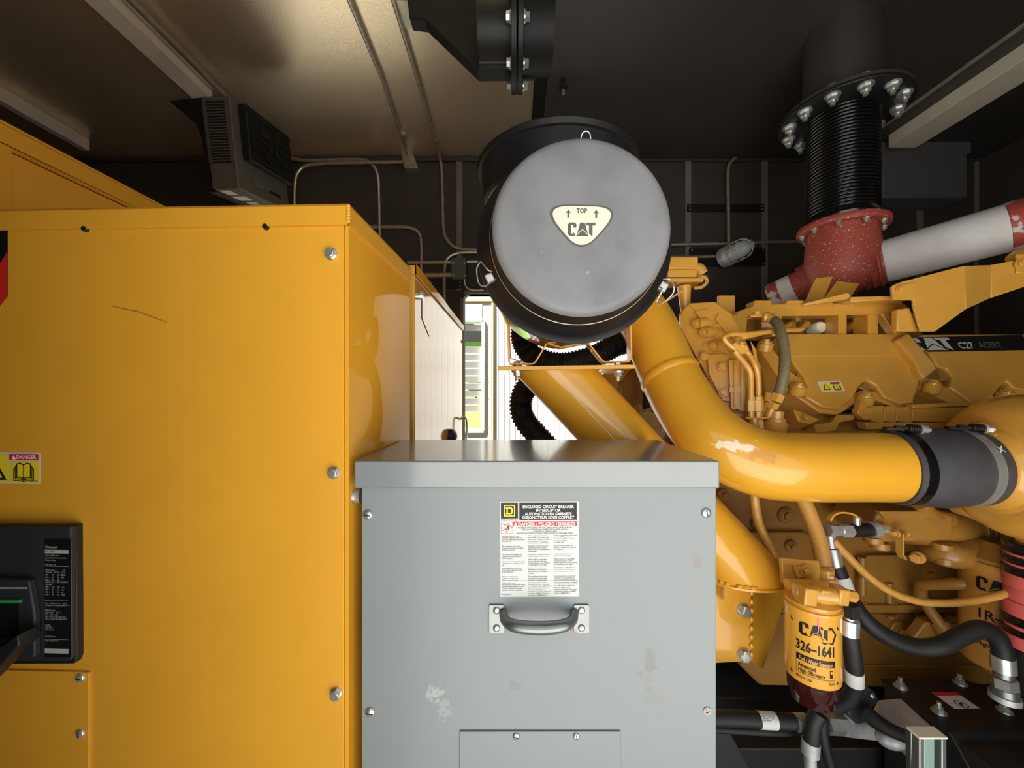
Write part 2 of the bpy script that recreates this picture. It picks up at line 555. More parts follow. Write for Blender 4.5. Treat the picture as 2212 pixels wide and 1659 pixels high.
slab('wall_right', R(2.7, -0.2, -1.5), R(2.76, YW + 0.06, H + 0.06), 'wall_dark')
# near wall with the wide doorway that the camera looks in through
NX0, NX1, NZ = -0.36, 1.18, 0.72
wall_near = structure(MB().prism([R(x, -0.03, z) for x, z in
    [(-2.7, -1.5), (NX0, -1.5), (NX0, NZ), (NX1, NZ), (NX1, -1.5), (2.7, -1.5), (2.7, H + 0.06), (-2.7, H + 0.06)]], (0, -0.06, 0)).build('wall_near', 'wall_dark'))
slab('roof_deck', R(-2.8, -0.3, H + 0.06), R(2.8, YW + 0.1, H + 0.12), 'white_metal')

# ============================================================ outside the far opening
YB = 3.40
bx = lambda px: (px - CX) / F * YB
bz = lambda py: (CY - py) / F * YB
wx0, wx1, wz0, wz1 = -0.80, bx(1046), bz(930), bz(692)
m = MB()
m.span(R(-3.2, YB, -1.8), R(wx0, YB + 0.08, 1.4))
m.span(R(wx1, YB, -1.8), R(bx(1061), YB + 0.08, 1.4))
m.span(R(wx0, YB, wz1), R(wx1, YB + 0.08, 1.4))
m.span(R(wx0, YB, -1.8), R(wx1, YB + 0.08, wz0))
wall_out = structure(m.build('wall_outside', 'outside_white'))
MB().span(R(bx(1061), YB + 0.02, -1.8), R(2.6, YB + 0.08, 1.4)).build('siding_backing', 'outside_white', wall_out)
first = None
for i in range(52):
    x = bx(1066) + i * 0.048
    if first is None:
        first = MB().span(R(x, YB + 0.006, -1.8), R(x + 0.046, YB + 0.022, 1.4)).build('siding_board', 'outside_white', wall_out, 0.004)
    else:
        c = first.copy(); COL.objects.link(c); c.location = (i * 0.048, 0, 0)
MB().span(R(bx(1062), YB - 0.014, -1.8), R(bx(1066), YB + 0.01, bz(655))).build('corner_strip', 'cream_trim', wall_out, 0.003)
MB().span(R(-1.6, YB - 0.014, bz(652)), R(bx(1066), YB + 0.002, bz(646))).build('head_strip', 'cream_trim', wall_out, 0.003)
MB().span(R(wx0, YB - 0.006, bz(690)), R(bx(1042), YB + 0.001, bz(657))).build('upper_panel', 'outside_white', wall_out, 0.004)
for py in (664, 705, 745, 785, 825, 862, 900, 925):
    dome_screw(R(bx(1055), YB, bz(py)), (0, -1, 0), 0.005, 'zinc', wall_out, 'rivet', slot=False)
window = structure(thing('window_1', R(wx0, YB, wz0), 'white louvred window seen through the far opening', 'window'))
m = MB()
m.span(R(wx1 - 0.022, YB - 0.02, wz0), R(wx1 + 0.006, YB + 0.06, wz1))
m.span(R(wx0, YB - 0.02, wz1 - 0.02), R(wx1, YB + 0.06, wz1 + 0.01))
m.span(R(wx0, YB - 0.02, wz0 - 0.02), R(wx1, YB + 0.06, wz0 + 0.015))
m.build('window_frame', 'outside_white', window, 0.004)
del window['category']
sl = None
n_s = 14
for i in range(n_s):
    z = wz0 + 0.03 + (wz1 - wz0 - 0.06) * (i + 0.5) / n_s
    if i in (0, 1, n_s - 2, n_s - 3): continue          # panes standing open
    if sl is None:
        z_first = z
        sl = MB().box(R((wx0 + wx1 - 0.02) / 2, YB + 0.02, z), (wx1 - wx0 - 0.03, 0.055, 0.004), Euler((math.radians(-72), 0, 0))).build('louvre_slat', 'outside_white', window)
    else:
        c = sl.copy(); COL.objects.link(c); c.location = (0, 0, z - z_first)
# a dark eave and a tree far beyond, seen between the slats
t = thing('shed', R(-1.9, 8.0, -1.8), 'dark open shed seen between the top louvre slats', 'shed')
MB().prism([R(-2.6, 8.0, 1.0), R(0.3, 8.0, 1.0), R(0.3, 8.0, 1.1), R(-1.2, 8.0, 1.45), R(-2.6, 8.0, 1.1)], (0, 2.0, 0)).build('roof', 'black_steel', t)
for x in (-2.4, 0.2):
    MB().span(R(x - 0.05, 8.1, -1.8), R(x + 0.05, 8.2, 1.02)).build('post', 'black_steel', t)
t = thing('tree', R(-6.1, 62, -1.8), 'distant round green tree seen between the lower louvre slats', 'tree')
MB().cyl(R(-6.1, 62, -1.8), R(-6.1, 62, 0.6), 0.2, 0.14, 10).build('trunk', 'black_steel', t)
m = MB()
for k in range(9):
    a = k * 2.4
    m.sphere(R(-6.1 + math.cos(a) * 1.0 * (k % 3) * 0.5, 62 + math.sin(a) * 0.8, 0.7 + 0.22 * (k % 4)), 0.8 + 0.1 * (k % 3), 12, 8)
m.build('crown', 'leaf', t)

# ============================================================ large yellow cabinet on the left
FN = V((-0.0345, -1, 0)).normalized()
FR = V((1, -0.0345, 0)).normalized()        # to the right along the front
FB = V((0.0345, 1, 0)).normalized()         # backwards along the side
K = P(752, 845, 0.66)
front = Plane(K, FN)
gen = thing('generator_cabinet', (K.x - 0.4, K.y + 0.2, 0), 'large yellow steel cabinet with a lipped lid and black breaker in its front', 'cabinet')
def fbox(px0, py0, px1, py1, off0, off1, name, material, parent, bevel=0.0):
    """rectangle on the cabinet's front between two heights off the surface"""
    q = front.poly([(px0, py1), (px1, py1), (px1, py0), (px0, py0)], off1)
    a = q[0]; b = V((q[2].x, q[2].y, q[2].z))
    w_ = (q[1] - q[0]).dot(FR); h_ = q[3].z - q[0].z
    pts = [a, a + FR * w_, a + FR * w_ + V((0, 0, h_)), a + V((0, 0, h_))]
    return MB().prism(pts, -FN * (off1 - off0)).build(name, material, parent, bevel)
LEFT = -420
z_lid0, z_lid1 = K.z + (845 - 488) / F * 0.66, K.z + (845 - 443) / F * 0.66
# front sheet
a0 = K - FR * 0.0072
m = MB()
L_ = 1.05
m.prism([V((a0.x, a0.y, 0.03)), V((a0.x, a0.y, z_lid1 - 0.004)), V((a0.x, a0.y, z_lid1 - 0.004)) - FR * L_, V((a0.x, a0.y, 0.03)) - FR * L_], FB * 0.012)
m.build('front_panel', 'yellow_paint', gen, 0.0015)
# side sheet, its folded edge shows beside the front sheet
b0 = V((K.x, K.y, 0.0))
m = MB()
s0 = b0 - FR * 0.006 + FB * 0.0015
m.prism([s0 + V((0, 0, 0.03)), s0 + V((0, 0, z_lid1 - 0.004)), s0 + FB * 0.342 + V((0, 0, z_lid1 - 0.004)), s0 + FB * 0.342 + V((0, 0, 0.03))], FR * 0.006)
m.build('side_panel', 'yellow_gloss', gen, 0.001)
m = MB()
m.prism([b0 - FR * 0.02 + FB * 0.014 + V((0, 0, 0.03)), b0 - FR * L_ + FB * 0.014 + V((0, 0, 0.03)),
         b0 - FR * L_ + FB * 0.335 + V((0, 0, 0.03)), b0 - FR * 0.02 + FB * 0.335 + V((0, 0, 0.03))], V((0, 0, z_lid0 - 0.06)))
m.build('inner_frame', 'black_steel', gen)
m = MB()
l0 = b0 + FN * 0.005 + FR * 0.0035
for (o_, e_) in (((0, 0), (L_ + 0.01, 0.372)),):
    base = [l0, l0 - FR * (L_ + 0.01), l0 - FR * (L_ + 0.01) + FB * 0.347, l0 + FB * 0.347]
    m.prism([p + V((0, 0, z_lid1 - 0.003)) for p in base], V((0, 0, 0.003)))
m.prism([l0 + V((0, 0, z_lid0)), l0 + V((0, 0, z_lid1)), l0 - FR * (L_ + .01) + V((0, 0, z_lid1)), l0 - FR * (L_ + .01) + V((0, 0, z_lid0))], FB * 0.003)
m.prism([l0 + V((0, 0, z_lid0)), l0 + V((0, 0, z_lid1)), l0 + FB * 0.347 + V((0, 0, z_lid1)), l0 + FB * 0.347 + V((0, 0, z_lid0))], -FR * 0.003)
m.build('lid', 'yellow_paint', gen)
# weld bead at the lid's corner
m = MB()
for i in range(6):
    zz = z_lid0 + 0.006 + i * (z_lid1 - z_lid0 - 0.010) / 5
    m.sphere(l0 + V((0, 0, zz)) - FR * 0.001 + FN * 0.0002, 0.0034, 10, 6, (1.1, .5, 1.0))
m.build('weld_bead', 'yellow_paint', gen)
for py, px in ((549, 716), (1021, 722), (1497, 727)):
    bolt(front.hit(px, py, 0.0), FN, 0.0088, 0.009, 'zinc', gen, washer=1.25, turn=random.random())
for px, py in ((182, 494), (573, 489)):
    c = front.hit(px, py, 0.004)
    MB().cyl(c + FB * 0.004, c + FN * 0.006 + FB * 0.004, 0.0052, 0.0042, 12).build('lid_fastener', 'black_steel', gen)
# scratch left by a scrape
q = front.poly([(240, 660), (300, 672), (360, 695), (359, 697), (299, 675), (240, 662)], 0.0003)
MB().face(q).build('scratch', 'dull_yellow', gen)
# lower access panel
ap = fbox(LEFT, 1437, 192, 2150, 0.0, 0.0035, 'access_panel', 'yellow_paint', gen, 0.001)
for py in (1464, 1584):
    dome_screw(front.hit(174, py, 0.0035), FN, 0.0075, 'chrome', ap, 'screw')
# decal at the very edge of the frame
q = [(-160, 497), (16, 497), (16, 640), (-10, 672), (-160, 700)]
dc = MB().prism(front.poly(q, 0.0006), -FN * 0.0006).build('decal', 'ink_black', gen)
MB().prism(front.poly([(-160, 600), (-20, 600), (15, 545), (15, 640), (-10, 672), (-160, 700)], 0.001), -FN * 0.0004).build('decal_stripe', 'sticker_red', dc)
# danger label
def front_sheet(px, py, off):
    return Sheet(front.hit(px, py, off), FR, (0, 0, 1))
U = 0.66 / F
sh = front_sheet(88, 1045, 0.0)
wl = patch(sh, round_poly(rect(-150 * U, 0, 0, 70 * U), 4 * U), 'sticker_white', gen, 'danger_label', 0.0005, 0.0005)
patch(sh, rect(-72 * U, 3 * U, -4 * U, 50 * U), 'sticker_yellow', wl, 'book_field', 0.0008)
patch(sh, rect(-72 * U, 52 * U, -4 * U, 66 * U), 'sticker_red', wl, 'danger_band', 0.0008)
patch(sh, rect(-146 * U, 3 * U, -75 * U, 66 * U), 'sticker_yellow', wl, 'warning_field', 0.0008)
write(sh, 'DANGER', -32 * U, 64.5 * U, 12 * U, 'ink_white', wl, 0.0011, 0.01, width=46 * U)
patch(sh, [(-66 * U, 54 * U), (-56 * U, 54 * U), (-61 * U, 63.5 * U)], 'ink_white', wl, 'alert_triangle', 0.0011)
def open_book(sheet, u, v, s, parent, lift):
    b_ = MB()
    def line(pts, t):
        for (p, q) in zip(pts[:-1], pts[1:]):
            d = (V(q) - V(p)).to_2d(); l = d.length; d /= l; nn = V((-d.y, d.x)) * t / 2
            a = [(p[0] - d.x * t / 2 + nn.x, p[1] - d.y * t / 2 + nn.y), (q[0] + d.x * t / 2 + nn.x, q[1] + d.y * t / 2 + nn.y),
                 (q[0] + d.x * t / 2 - nn.x, q[1] + d.y * t / 2 - nn.y), (p[0] - d.x * t / 2 - nn.x, p[1] - d.y * t / 2 - nn.y)]
            b_.face([sheet.at(u + x * s, v + y * s, lift) for x, y in a])
    V2 = lambda *a: V((a[0], a[1], 0))
    L1 = [(0, -.35), (-.18, -.28), (-.36, -.30), (-.36, .38), (-.18, .42), (0, .34)]
    for sgn in (1, -1):
        line([V2(sgn * x, y) for x, y in L1], .055)
        line([V2(sgn * x, y) for x, y in [(-.40, .26), (-.44, .26), (-.44, -.38), (-.2, -.37), (0, -.43)]], .05)
        line([V2(sgn * x, y) for x, y in [(-.47, .14), (-.52, .14), (-.52, -.46), (-.2, -.46), (0, -.50)]], .05)
    line([V2(0, -.35), V2(0, .34)], .05)
    return b_.build('book_symbol', 'ink_black', parent, smooth=False)
open_book(sh, -38 * U, 27 * U, 44 * U, wl, 0.0011)
m = MB()
for a, b in ((1.0, 0), ):
    pass
tri = [(-134, 8), (-78, 8), (-106, 58)]
tri2 = [(-125, 13), (-87, 13), (-106, 47)]
patch(sh, [(x * U, y * U) for x, y in tri], 'ink_black', wl, 'warning_triangle', 0.0010)
patch(sh, [(x * U, y * U) for x, y in tri2], 'sticker_yellow', wl, 'triangle_field', 0.0012)
write(sh, '385-4937', -14 * U, 8.5 * U, 5 * U, 'ink_black', wl, 0.0011, 0.012, width=18 * U)

# ------------------------------------------------ black breaker set into the front
brk = thing('circuit_breaker', front.hit(60, 1435, 0), 'black moulded circuit breaker with printed rating plate in the yellow cabinet', 'breaker')
def fpart(pts, off0, off1, name, material, parent, bevel=0.0):
    return MB().prism(front.poly(pts, off1), -FN * (off1 - off0)).build(name, material, parent, bevel)
fpart([(LEFT, 1135), (163, 1135), (165, 1420), (160, 1434), (LEFT, 1437)], 0.0, 0.012, 'body', 'breaker_dark', brk, 0.002)
fpart([(LEFT, 1138), (152, 1138), (155, 1420), (150, 1428), (LEFT, 1430)], 0.012, 0.020, 'front_cover', 'breaker_black', brk, 0.002)
fpart([(LEFT, 1252), (55, 1252), (62, 1256), (74, 1330), (74, 1420), (60, 1424), (LEFT, 1424)], 0.020, 0.030, 'handle_housing', 'breaker_black', brk, 0.002)
fpart([(LEFT, 1295), (40, 1295), (40, 1378), (LEFT, 1400)], 0.0302, 0.0306, 'handle_well', 'soot_black', brk)
fpart([(LEFT, 1296), (40, 1297), (42, 1303), (LEFT, 1303)], 0.030, 0.034, 'green_flag', 'green_paint', brk)
fpart([(LEFT, 1267), (58, 1269), (58, 1272), (LEFT, 1271)], 0.030, 0.0308, 'white_line', 'ink_silver', brk)
m = MB().prism(front.poly([(LEFT, 1560), (-60, 1442), (36, 1372), (40, 1396), (2, 1436), (-60, 1500), (LEFT, 1620)], 0.060), -FN * 0.028)
m.build('toggle_handle', 'breaker_dark', brk, 0.002)
rp = fpart([(96, 1164), (152, 1164), (153, 1420), (96, 1420)], 0.020, 0.0207, 'rating_plate', 'ink_black', brk)
s2 = front_sheet(96, 1164, 0.0208)
US = U * 0.97
write(s2, 'Compact', 2 * US, -14 * US, 7.5 * US, 'ink_silver', rp, 0.0002, 0.02, 'LEFT')
patch(s2, rect(1 * US, -32 * US, 56 * US, -24 * US), 'ink_silver', rp, 'model_strip', 0.0002)
write(s2, 'PG 1200', 2 * US, -25 * US, 6 * US, 'ink_black', rp, 0.0004, 0.015, 'LEFT')
patch(s2, rect(1 * US, -253 * US, 56 * US, -243 * US), 'ink_silver', rp, 'blank_strip', 0.0002)
write(s2, 'Circuit Breaker\nInterruptor Automatico\nDisjoncteur\n\n0401-42 02', 2 * US, -34 * US, 5.2 * US, 'ink_silver', rp, 0.0002, 0.004, 'LEFT', res=1)
write(s2, 'AIR/A nom. 2            UL\n1200/40   UP SW   CSA\n240 ~    65     65  NEMA\n480 ~    35     35   AB1\n600 ~    18     18\nAIR/A nom. 2  IEC 60947-2\n1200/40\n240 ~   100    100    Icu\n380 ~    50     50     Ics\n415 ~    50     50   Icw\n440 ~    42     42   Uimp', 2 * US, -66 * US, 5.2 * US, 'ink_silver', rp, 0.0002, 0.004, 'LEFT', width=52 * US, leading=1.05, res=1)
write(s2, 'Icw  20 kA/0.5 sec  cat B\nUi 750 V    Uimp 8 kV\n\nHACR type\n50/60 Hz     40 C\nSF1 - SF2 - SF3\nSD - ELECTROFRONT\nSDE - ELECTROFRONT', 2 * US, -140 * US, 5 * US, 'ink_silver', rp, 0.0002, 0.004, 'LEFT', width=50 * US, res=1)
write(s2, 'Cu/Al\n4/0-500\n350 kcmil\n\n\n35-240 mm\n\nS/N 081220000', 2 * US, -188 * US, 5 * US, 'ink_silver', rp, 0.0002, 0.004, 'LEFT', res=1)
for yy in (60, 92, 136, 147, 222):
    patch(s2, rect(1 * US, -(yy + .5) * US, 56 * US, -yy * US), 'ink_silver', rp, 'ruled_line', 0.0002)
s3 = front_sheet(26, 1417, 0.0305)
write(s3, '1200 A', 2 * US, 6 * US, 6 * US, 'ink_silver', brk, 0.0003, 0.006, 'LEFT')

# ============================================================ yellow cabinet behind it
rear = thing('rear_cabinet', R(-0.6, 1.5, -1.5), 'tall yellow cabinet behind the large one, glossy side reflecting daylight', 'cabinet')
RX, RY0, RY1 = -0.266, 1.045, 2.0
rt = 0.336
MB().span(R(RX - 0.6, RY0, -1.47), R(RX, RY1, rt - 0.006)).build('body', 'yellow_mirror', rear, 0.004)
m = MB()
m.span(R(RX - 0.61, RY0 - 0.008, rt - 0.004), R(RX + 0.006, RY1 + 0.006, rt))
m.span(R(RX - 0.61, RY0 - 0.008, rt - 0.028), R(RX + 0.006, RY0 - 0.005, rt))
m.span(R(RX + 0.003, RY0 - 0.008, rt - 0.028), R(RX + 0.006, RY1 + 0.006, rt))
m.build('lid', 'yellow_gloss', rear)
sx = lambda px, off=0.0: (RX + off) * F / (px - CX)
def side_pt(px, py, off=0.0):
    Y = sx(px, off)
    return P(px, py, Y)
c = side_pt(900, 640)
m = MB().cyl(c, c + V((0.012, 0, 0)), 0.010, 0.009, 16).cyl(c + V((0.012, 0, 0)), c + V((0.018, 0, 0)), 0.014, 0.012, 16)
lk = m.build('lock_knob', 'chrome', rear)
MB().tube([c + V((0.014, 0.0, -0.01)), c + V((0.014, 0.0, -0.06)), c + V((0.02, 0.06, -0.10))], 0.0016, 6, smooth=1).build('key_wire', 'black_steel', lk)
for px, py in ((997, 738), (998, 901)):
    dome_screw(side_pt(px, py), (1, 0, 0), 0.008, 'zinc', rear)
c = side_pt(994, 905)
MB().tube([c, c + V((0.03, 0, 0.0)), c + V((0.03, 0, -0.10)), c + V((0.0, 0, -0.12))], 0.005, 8, smooth=4).build('pull_handle', 'zinc', rear)
c = side_pt(970, 942)
MB().lathe(c, (1, 0, 0), [(0, 0.03), (0.02, 0.028), (0.03, 0.016), (0.034, 0.001)], 20).build('rubber_cap', 'black_plastic', rear)

# ============================================================ yellow control cabinet at the far left
cc = thing('control_cabinet', R(-1.7, 1.4, -1.5), 'dim yellow cabinet with a recessed side panel under the ceiling, far left', 'cabinet')
CXX = -1.44; ct = 0.752; cy0, cy1 = 0.75, 1.95
MB().span(R(CXX - 0.6, cy0, -1.47), R(CXX - 0.03, cy1, ct - 0.004)).build('body', 'yellow_paint', cc)
m = MB()
zz0, zz1 = -1.4, ct - 0.055
m.span(R(CXX - 0.03, cy0, zz1), R(CXX, cy1, ct))
m.span(R(CXX - 0.03, cy0, -1.45), R(CXX, 1.128, zz1))
m.span(R(CXX - 0.03, 1.80, -1.45), R(CXX, cy1, zz1))
m.build('side_frame', 'yellow_paint', cc, 0.002)
MB().span(R(CXX - 0.62, cy0 - 0.01, ct), R(CXX + 0.006, cy1 + 0.01, ct + 0.006)).build('lid', 'yellow_paint', cc)
dome_screw(P(125, 364, 1.262), (1, 0, 0), 0.008, 'zinc', cc)

# ============================================================ grey breaker enclosure in the middle
enc = thing('breaker_enclosure', (0.04, 0.80, 0.45), 'grey steel breaker enclosure with overhanging lid and cast pull handle', 'enclosure')
EY = 0.665
exl, exr = (780 - CX) / F * EY, (1548 - CX) / F * EY
eyb = 0.935
MB().span((exl, EY + 0.004, 0.45), (exr, eyb, P(0, 1010, EY).z)).build('body', 'grey_paint', enc, 0.002)
MB().span((exl + 0.001, EY, 0.46), (exr - 0.001, EY + 0.0035, P(0, 1050, EY).z)).build('front_cover', 'grey_paint', enc, 0.001)
lxl, lxr = (765 - CX) / F * 0.655, (1555 - CX) / F * 0.655
lz1, lz0 = P(0, 996, 0.655).z, P(0, 1055, 0.655).z
lid = MB().span((lxl, 0.655, lz0), (lxr, 0.942, lz1)).build('lid', 'grey_lid', enc, 0.0025, 3)
for px, py in ((795, 1112), (1525, 1108), (800, 1538)):
    dome_screw(P(px, py, EY), (0, -1, 0), 0.0088, 'zinc', enc, 'cover_screw')
c = P(1527, 1535, EY)
MB().lathe(c, (0, -1, 0), [(0, 0.007), (0.0015, 0.0065), (0.0014, 0.004), (0.0003, 0.0035), (0.0003, 0.0001)], 16, caps=False).build('empty_screw_hole', 'galvanised', enc)
c = P(771, 1070, 0.69)
m = MB().cyl(c + V((-0.006, 0, 0)), c + V((0.008, 0, 0)), 0.013, 0.013, 18).cyl(c + V((-0.012, 0, 0)), c + V((-0.002, 0, 0)), 0.018, 0.018, 18)
m.build('conduit_locknut', 'zinc', enc)
# pull handle
hd = None
ua = EY / F
hz = P(0, 1336, EY).z
hp = []
for (x0, x1) in ((1057, 1089), (1239, 1272)):
    pl = MB().prism([V((a, EY, b)) for a, b in round_poly(rect(P(x0, 0, EY).x, P(0, 1365, EY).z, P(x1, 0, EY).x, P(0, 1305, EY).z), 0.003)], (0, -0.0035, 0)).build('handle_plate', 'galvanised', enc, 0.001)
    for yy in (1316, 1354):
        dome_screw(V((P((x0 + x1) / 2, 0, EY).x, EY - 0.0035, P(0, yy, EY).z)), (0, -1, 0), 0.0062, 'zinc', pl, 'rivet', slot=False)
pts = [P(1086, 1322, EY - 0.004), P(1092, 1340, EY - 0.016), P(1112, 1352, EY - 0.030), P(1165, 1357, EY - 0.036), P(1215, 1352, EY - 0.030), P(1236, 1340, EY - 0.016), P(1242, 1322, EY - 0.004)]
MB().tube(pts, lambda t: 0.0065 + 0.0035 * math.sin(math.pi * t), 14, smooth=8).build('pull_handle', 'galvanised', enc)
# lower plate
lp = MB().span((P(993, 0, EY).x, EY - 0.003, 0.55), (P(1340, 0, EY).x, EY, P(0, 1577, EY).z)).build('lower_plate', 'grey_paint', enc, 0.001)
for px in (1115, 1245):
    dome_screw(P(px, 1590, EY - 0.003), (0, -1, 0), 0.0062, 'zinc', lp)
# printed label
u1 = EY / F
sh = Sheet(P(1081, 1289, EY), (1, 0, 0.004), (-0.006, 0, 1))
Wd, Ht = 170 * u1, 206 * u1
lb = patch(sh, rect(0, 0, Wd, Ht), 'sticker_white', enc, 'printed_label', 0.0005, 0.0005)
k = Wd / 1170.0       # the label crop is 1170 wide and 1420 high
def LR(x0, y0, x1, y1): return rect((x0 - 200) * k, (1580 - y1) * k, (x1 - 200) * k, (1580 - y0) * k)
def LP(x, y): return ((x - 200) * k, (1580 - y) * k)
patch(sh, LR(215, 182, 468, 415), 'ink_black', lb, 'maker_mark_field', 0.0007)
for (q, mm) in (((258, 215, 425, 385), 'sticker_yellow'), ((274, 231, 409, 369), 'ink_black')):
    patch(sh, LR(*q), mm, lb, 'maker_mark_square', 0.0009 if mm == 'sticker_yellow' else 0.0011)
D1 = [LP(285, 250), LP(370, 250), LP(393, 268), LP(393, 334), LP(370, 352), LP(285, 352), LP(285, 335), LP(298, 335), LP(298, 268), LP(285, 268)]
patch(sh, D1, 'sticker_yellow', lb, 'maker_mark_letter', 0.0013)
patch(sh, LR(320, 270, 364, 333), 'ink_black', lb, 'letter_counter', 0.0015)
write(sh, 'SQUARE D', LP(340, 424)[0], LP(340, 424)[1], 30 * k, 'ink_black', lb, 0.0007, 0.01, width=240 * k)
patch(sh, LR(488, 182, 1342, 438), 'ink_black', lb, 'title_field', 0.0007)
for s_, yy, ww in (('ENCLOSED CIRCUIT BREAKER', 216, 760), ('INTERRUPTOR', 270, 362), ('AUTOMATICO EN GABINETE', 322, 695), ('DISJONCTEUR SOUS COFFRET', 373, 766)):
    write(sh, s_, LP(918, yy)[0], LP(918, yy)[1], 58 * k, 'ink_white', lb, 0.0009, 0.022, width=ww * k)
patch(sh, LR(390, 462, 1348, 528), 'sticker_red', lb, 'danger_band', 0.0007)
write(sh, 'DANGER / PELIGRO / DANGER', LP(893, 470)[0], LP(893, 470)[1], 66 * k, 'ink_white', lb, 0.0009, 0.02, width=848 * k)
patch(sh, [LP(408, 522), LP(458, 522), LP(433, 472)], 'ink_white', lb, 'alert_triangle', 0.0009)
for s_, yy, ww in (('HAZARD OF ELECTRIC SHOCK, EXPLOSION, OR ARC FLASH', 540, 800), ('PELIGRO DE DESCARGA ELECTRICA, EXPLOSION', 568, 660), ('O DESTELLO POR ARQUEO', 596, 360), ("RISQUE D'ELECTROCUTION, D'EXPLOSION OU D'ECLAIR D'ARC", 622, 840)):
    write(sh, s_, LP(868, yy)[0], LP(868, yy)[1], 30 * k, 'ink_black', lb, 0.0008, 0.012, width=ww * k, res=1)
for q in ((215, 466, 392, 470), (215, 638, 392, 642), (215, 466, 219, 642), (388, 466, 392, 642)):
    patch(sh, LR(*q), 'sticker_red', lb, 'pictogram_frame', 0.0007)
m = MB()
for pts_ in ([(312, 515), (345, 520), (340, 560), (325, 570), (302, 555)], [(322, 484), (336, 490), (334, 506), (318, 504)], [(330, 545), (345, 560), (292, 628), (284, 622), (318, 575)], [(300, 560), (315, 570), (240, 600), (236, 590)], [(345, 515), (388, 550), (384, 556), (340, 525)], [(310, 512), (262, 516), (245, 495), (228, 492), (228, 488), (250, 490), (266, 508), (310, 505)]):
    m.face([sh.at(*LP(*p), 0.0007) for p in pts_])
m.build('shock_pictogram', 'sticker_dull_red', lb, smooth=False)
COLS = [
 (225, [(664, 'Apply appropriate personal\nprotective equipment (PPE) and\nfollow safe electrical work practices.\nSee NFPA 70E.', 345), (816, 'This equipment must only be\ninstalled and serviced by qualified\nelectrical personnel.', 325), (942, 'Turn off all power supplying this\nequipment before working on or\ninside equipment.', 305), (1046, 'Always use a properly rated voltage\nsensing device to confirm power is\noff.', 345), (1144, 'Replace all devices, doors, and\ncovers before turning on power\nto this equipment.', 305), (1268, 'Failure to follow these\ninstructions will result in\ndeath or serious injury.', 255), (1362, 'Additional data inside.\nAutomatic trip is indicated by handle\nposition midway between ON and\nOFF. Reset breaker by moving\nhandle to OFF then ON position.', 345), (1532, '80274-028-04', 135)]),
 (612, [(660, 'Utilice equipo de proteccion\npersonal (EPP) apropiado y siga\nlas practicas de seguridad electrica\nestablecidas por su Compania\n(consulte la norma NFPA 70E).', 340), (812, 'Solamente el personal electrico\nespecializado debera instalar y\nprestar servicio de mantenimiento\na este equipo.', 330), (938, 'Desenergice el equipo antes de\nrealizar cualquier trabajo en el.', 305), (1012, 'Siempre utilice un dispositivo\ndetector de tension de valor\nnominal adecuado para confirmar\nla desenergizacion del equipo.', 325), (1138, 'Vuelva a colocar todos los\ndispositivos, las puertas y las\ncubiertas antes de energizar\nel equipo.', 285), (1264, 'El incumplimiento de estas\nprecauciones podra causar\nla muerte o lesiones serias.', 285), (1356, 'Datos adicionales en el interior.\nLa palanca en posicion intermedia\nentre CERRADO (I) y ABIERTO (O)\nindica el disparo automatico del\ninterruptor. Restablezca el\ninterruptor moviendo la palanca a la\nposicion de ABIERTO (O), luego a\nla posicion de CERRADO (I).', 345)]),
 (995, [(656, 'Portez un equipement de protection\npersonnel (EPP) approprie et\nobservez les methodes de travail\nelectrique securitaire.\nVoir NFPA 70E.', 345), (808, 'Seul un personnel qualifie doit\neffectuer l installation et l entretien\nde cet appareil.', 330), (934, 'Coupez l alimentation de cet\nappareil avant d y travailler.', 280), (1008, 'Utilisez toujours un dispositif de\ndetection de tension a valeur\nnominale appropriee pour s assurer\nque l alimentation est coupee.', 345), (1134, 'Replacez tous les dispositifs, les\nportes et les couvercles avant de\nmettre l appareil sous tension.', 320), (1260, 'Si ces precautions ne sont pas\nrespectees, cela entrainera la\nmort ou des blessures graves.', 320), (1352, 'Donnees supplementaires a l interieur.\nLa position de la manette a mi-course\nentre MARCHE (I) et ARRET (O)\nindique un declenchement\nautomatique. Rearmez le disjoncteur\nen deplacant la manette sur ARRET\n(O) puis sur MARCHE (I).', 360)])]
for x_, items in COLS:
    for yy, s_, ww in items:
        write(sh, s_, LP(x_, yy)[0], LP(x_, yy)[1], 25 * k, 'ink_black', lb, 0.0008, 0.008, 'LEFT', width=ww * k, leading=1.08, res=1, name='fine_print')
patch(sh, LR(220, 1338, 1375, 1341), 'ink_grey', lb, 'ruled_line', 0.0007)

# ============================================================ air cleaner
AX, AZ = 0.1374, 0.337
ac = thing('air_cleaner', R(AX, 1.05, AZ - 0.2), 'round air cleaner with scuffed black cover, its face coloured as lit, and white shield emblem', 'air cleaner')
AO = R(AX, 0.80, AZ); AD = V((0, 1, 0))
MB().lathe(AO, AD, [(0.0, 0.0001), (0.0005, 0.055), (0.0, 0.10), (0.0, 0.166), (0.002, 0.174), (0.006, 0.1805), (0.012, 0.184)], 96, caps=False).build('cover_face', 'cover_lit', ac)
MB().lathe(AO, AD, [(0.012, 0.184), (0.050, 0.187), (0.056, 0.189), (0.060, 0.192), (0.064, 0.188), (0.072, 0.196), (0.100, 0.208), (0.108, 0.216), (0.112, 0.226), (0.122, 0.227), (0.126, 0.218), (0.13, 0.20)], 96, caps=False).build('cover_rim', 'black_plastic', ac)
MB().lathe(AO, AD, [(0.0590, 0.1910), (0.0600, 0.1930), (0.0615, 0.1930), (0.0625, 0.1905)], 96, caps=False).build('wire_ring', 'conduit_steel', ac)
MB().lathe(AO, AD, [(0.125, 0.2), (0.135, 0.202), (0.40, 0.202), (0.42, 0.204), (0.435, 0.204), (0.45, 0.196), (0.52, 0.10), (0.52, 0.0001)], 72, caps=False).build('body', 'yellow_mirror', ac)
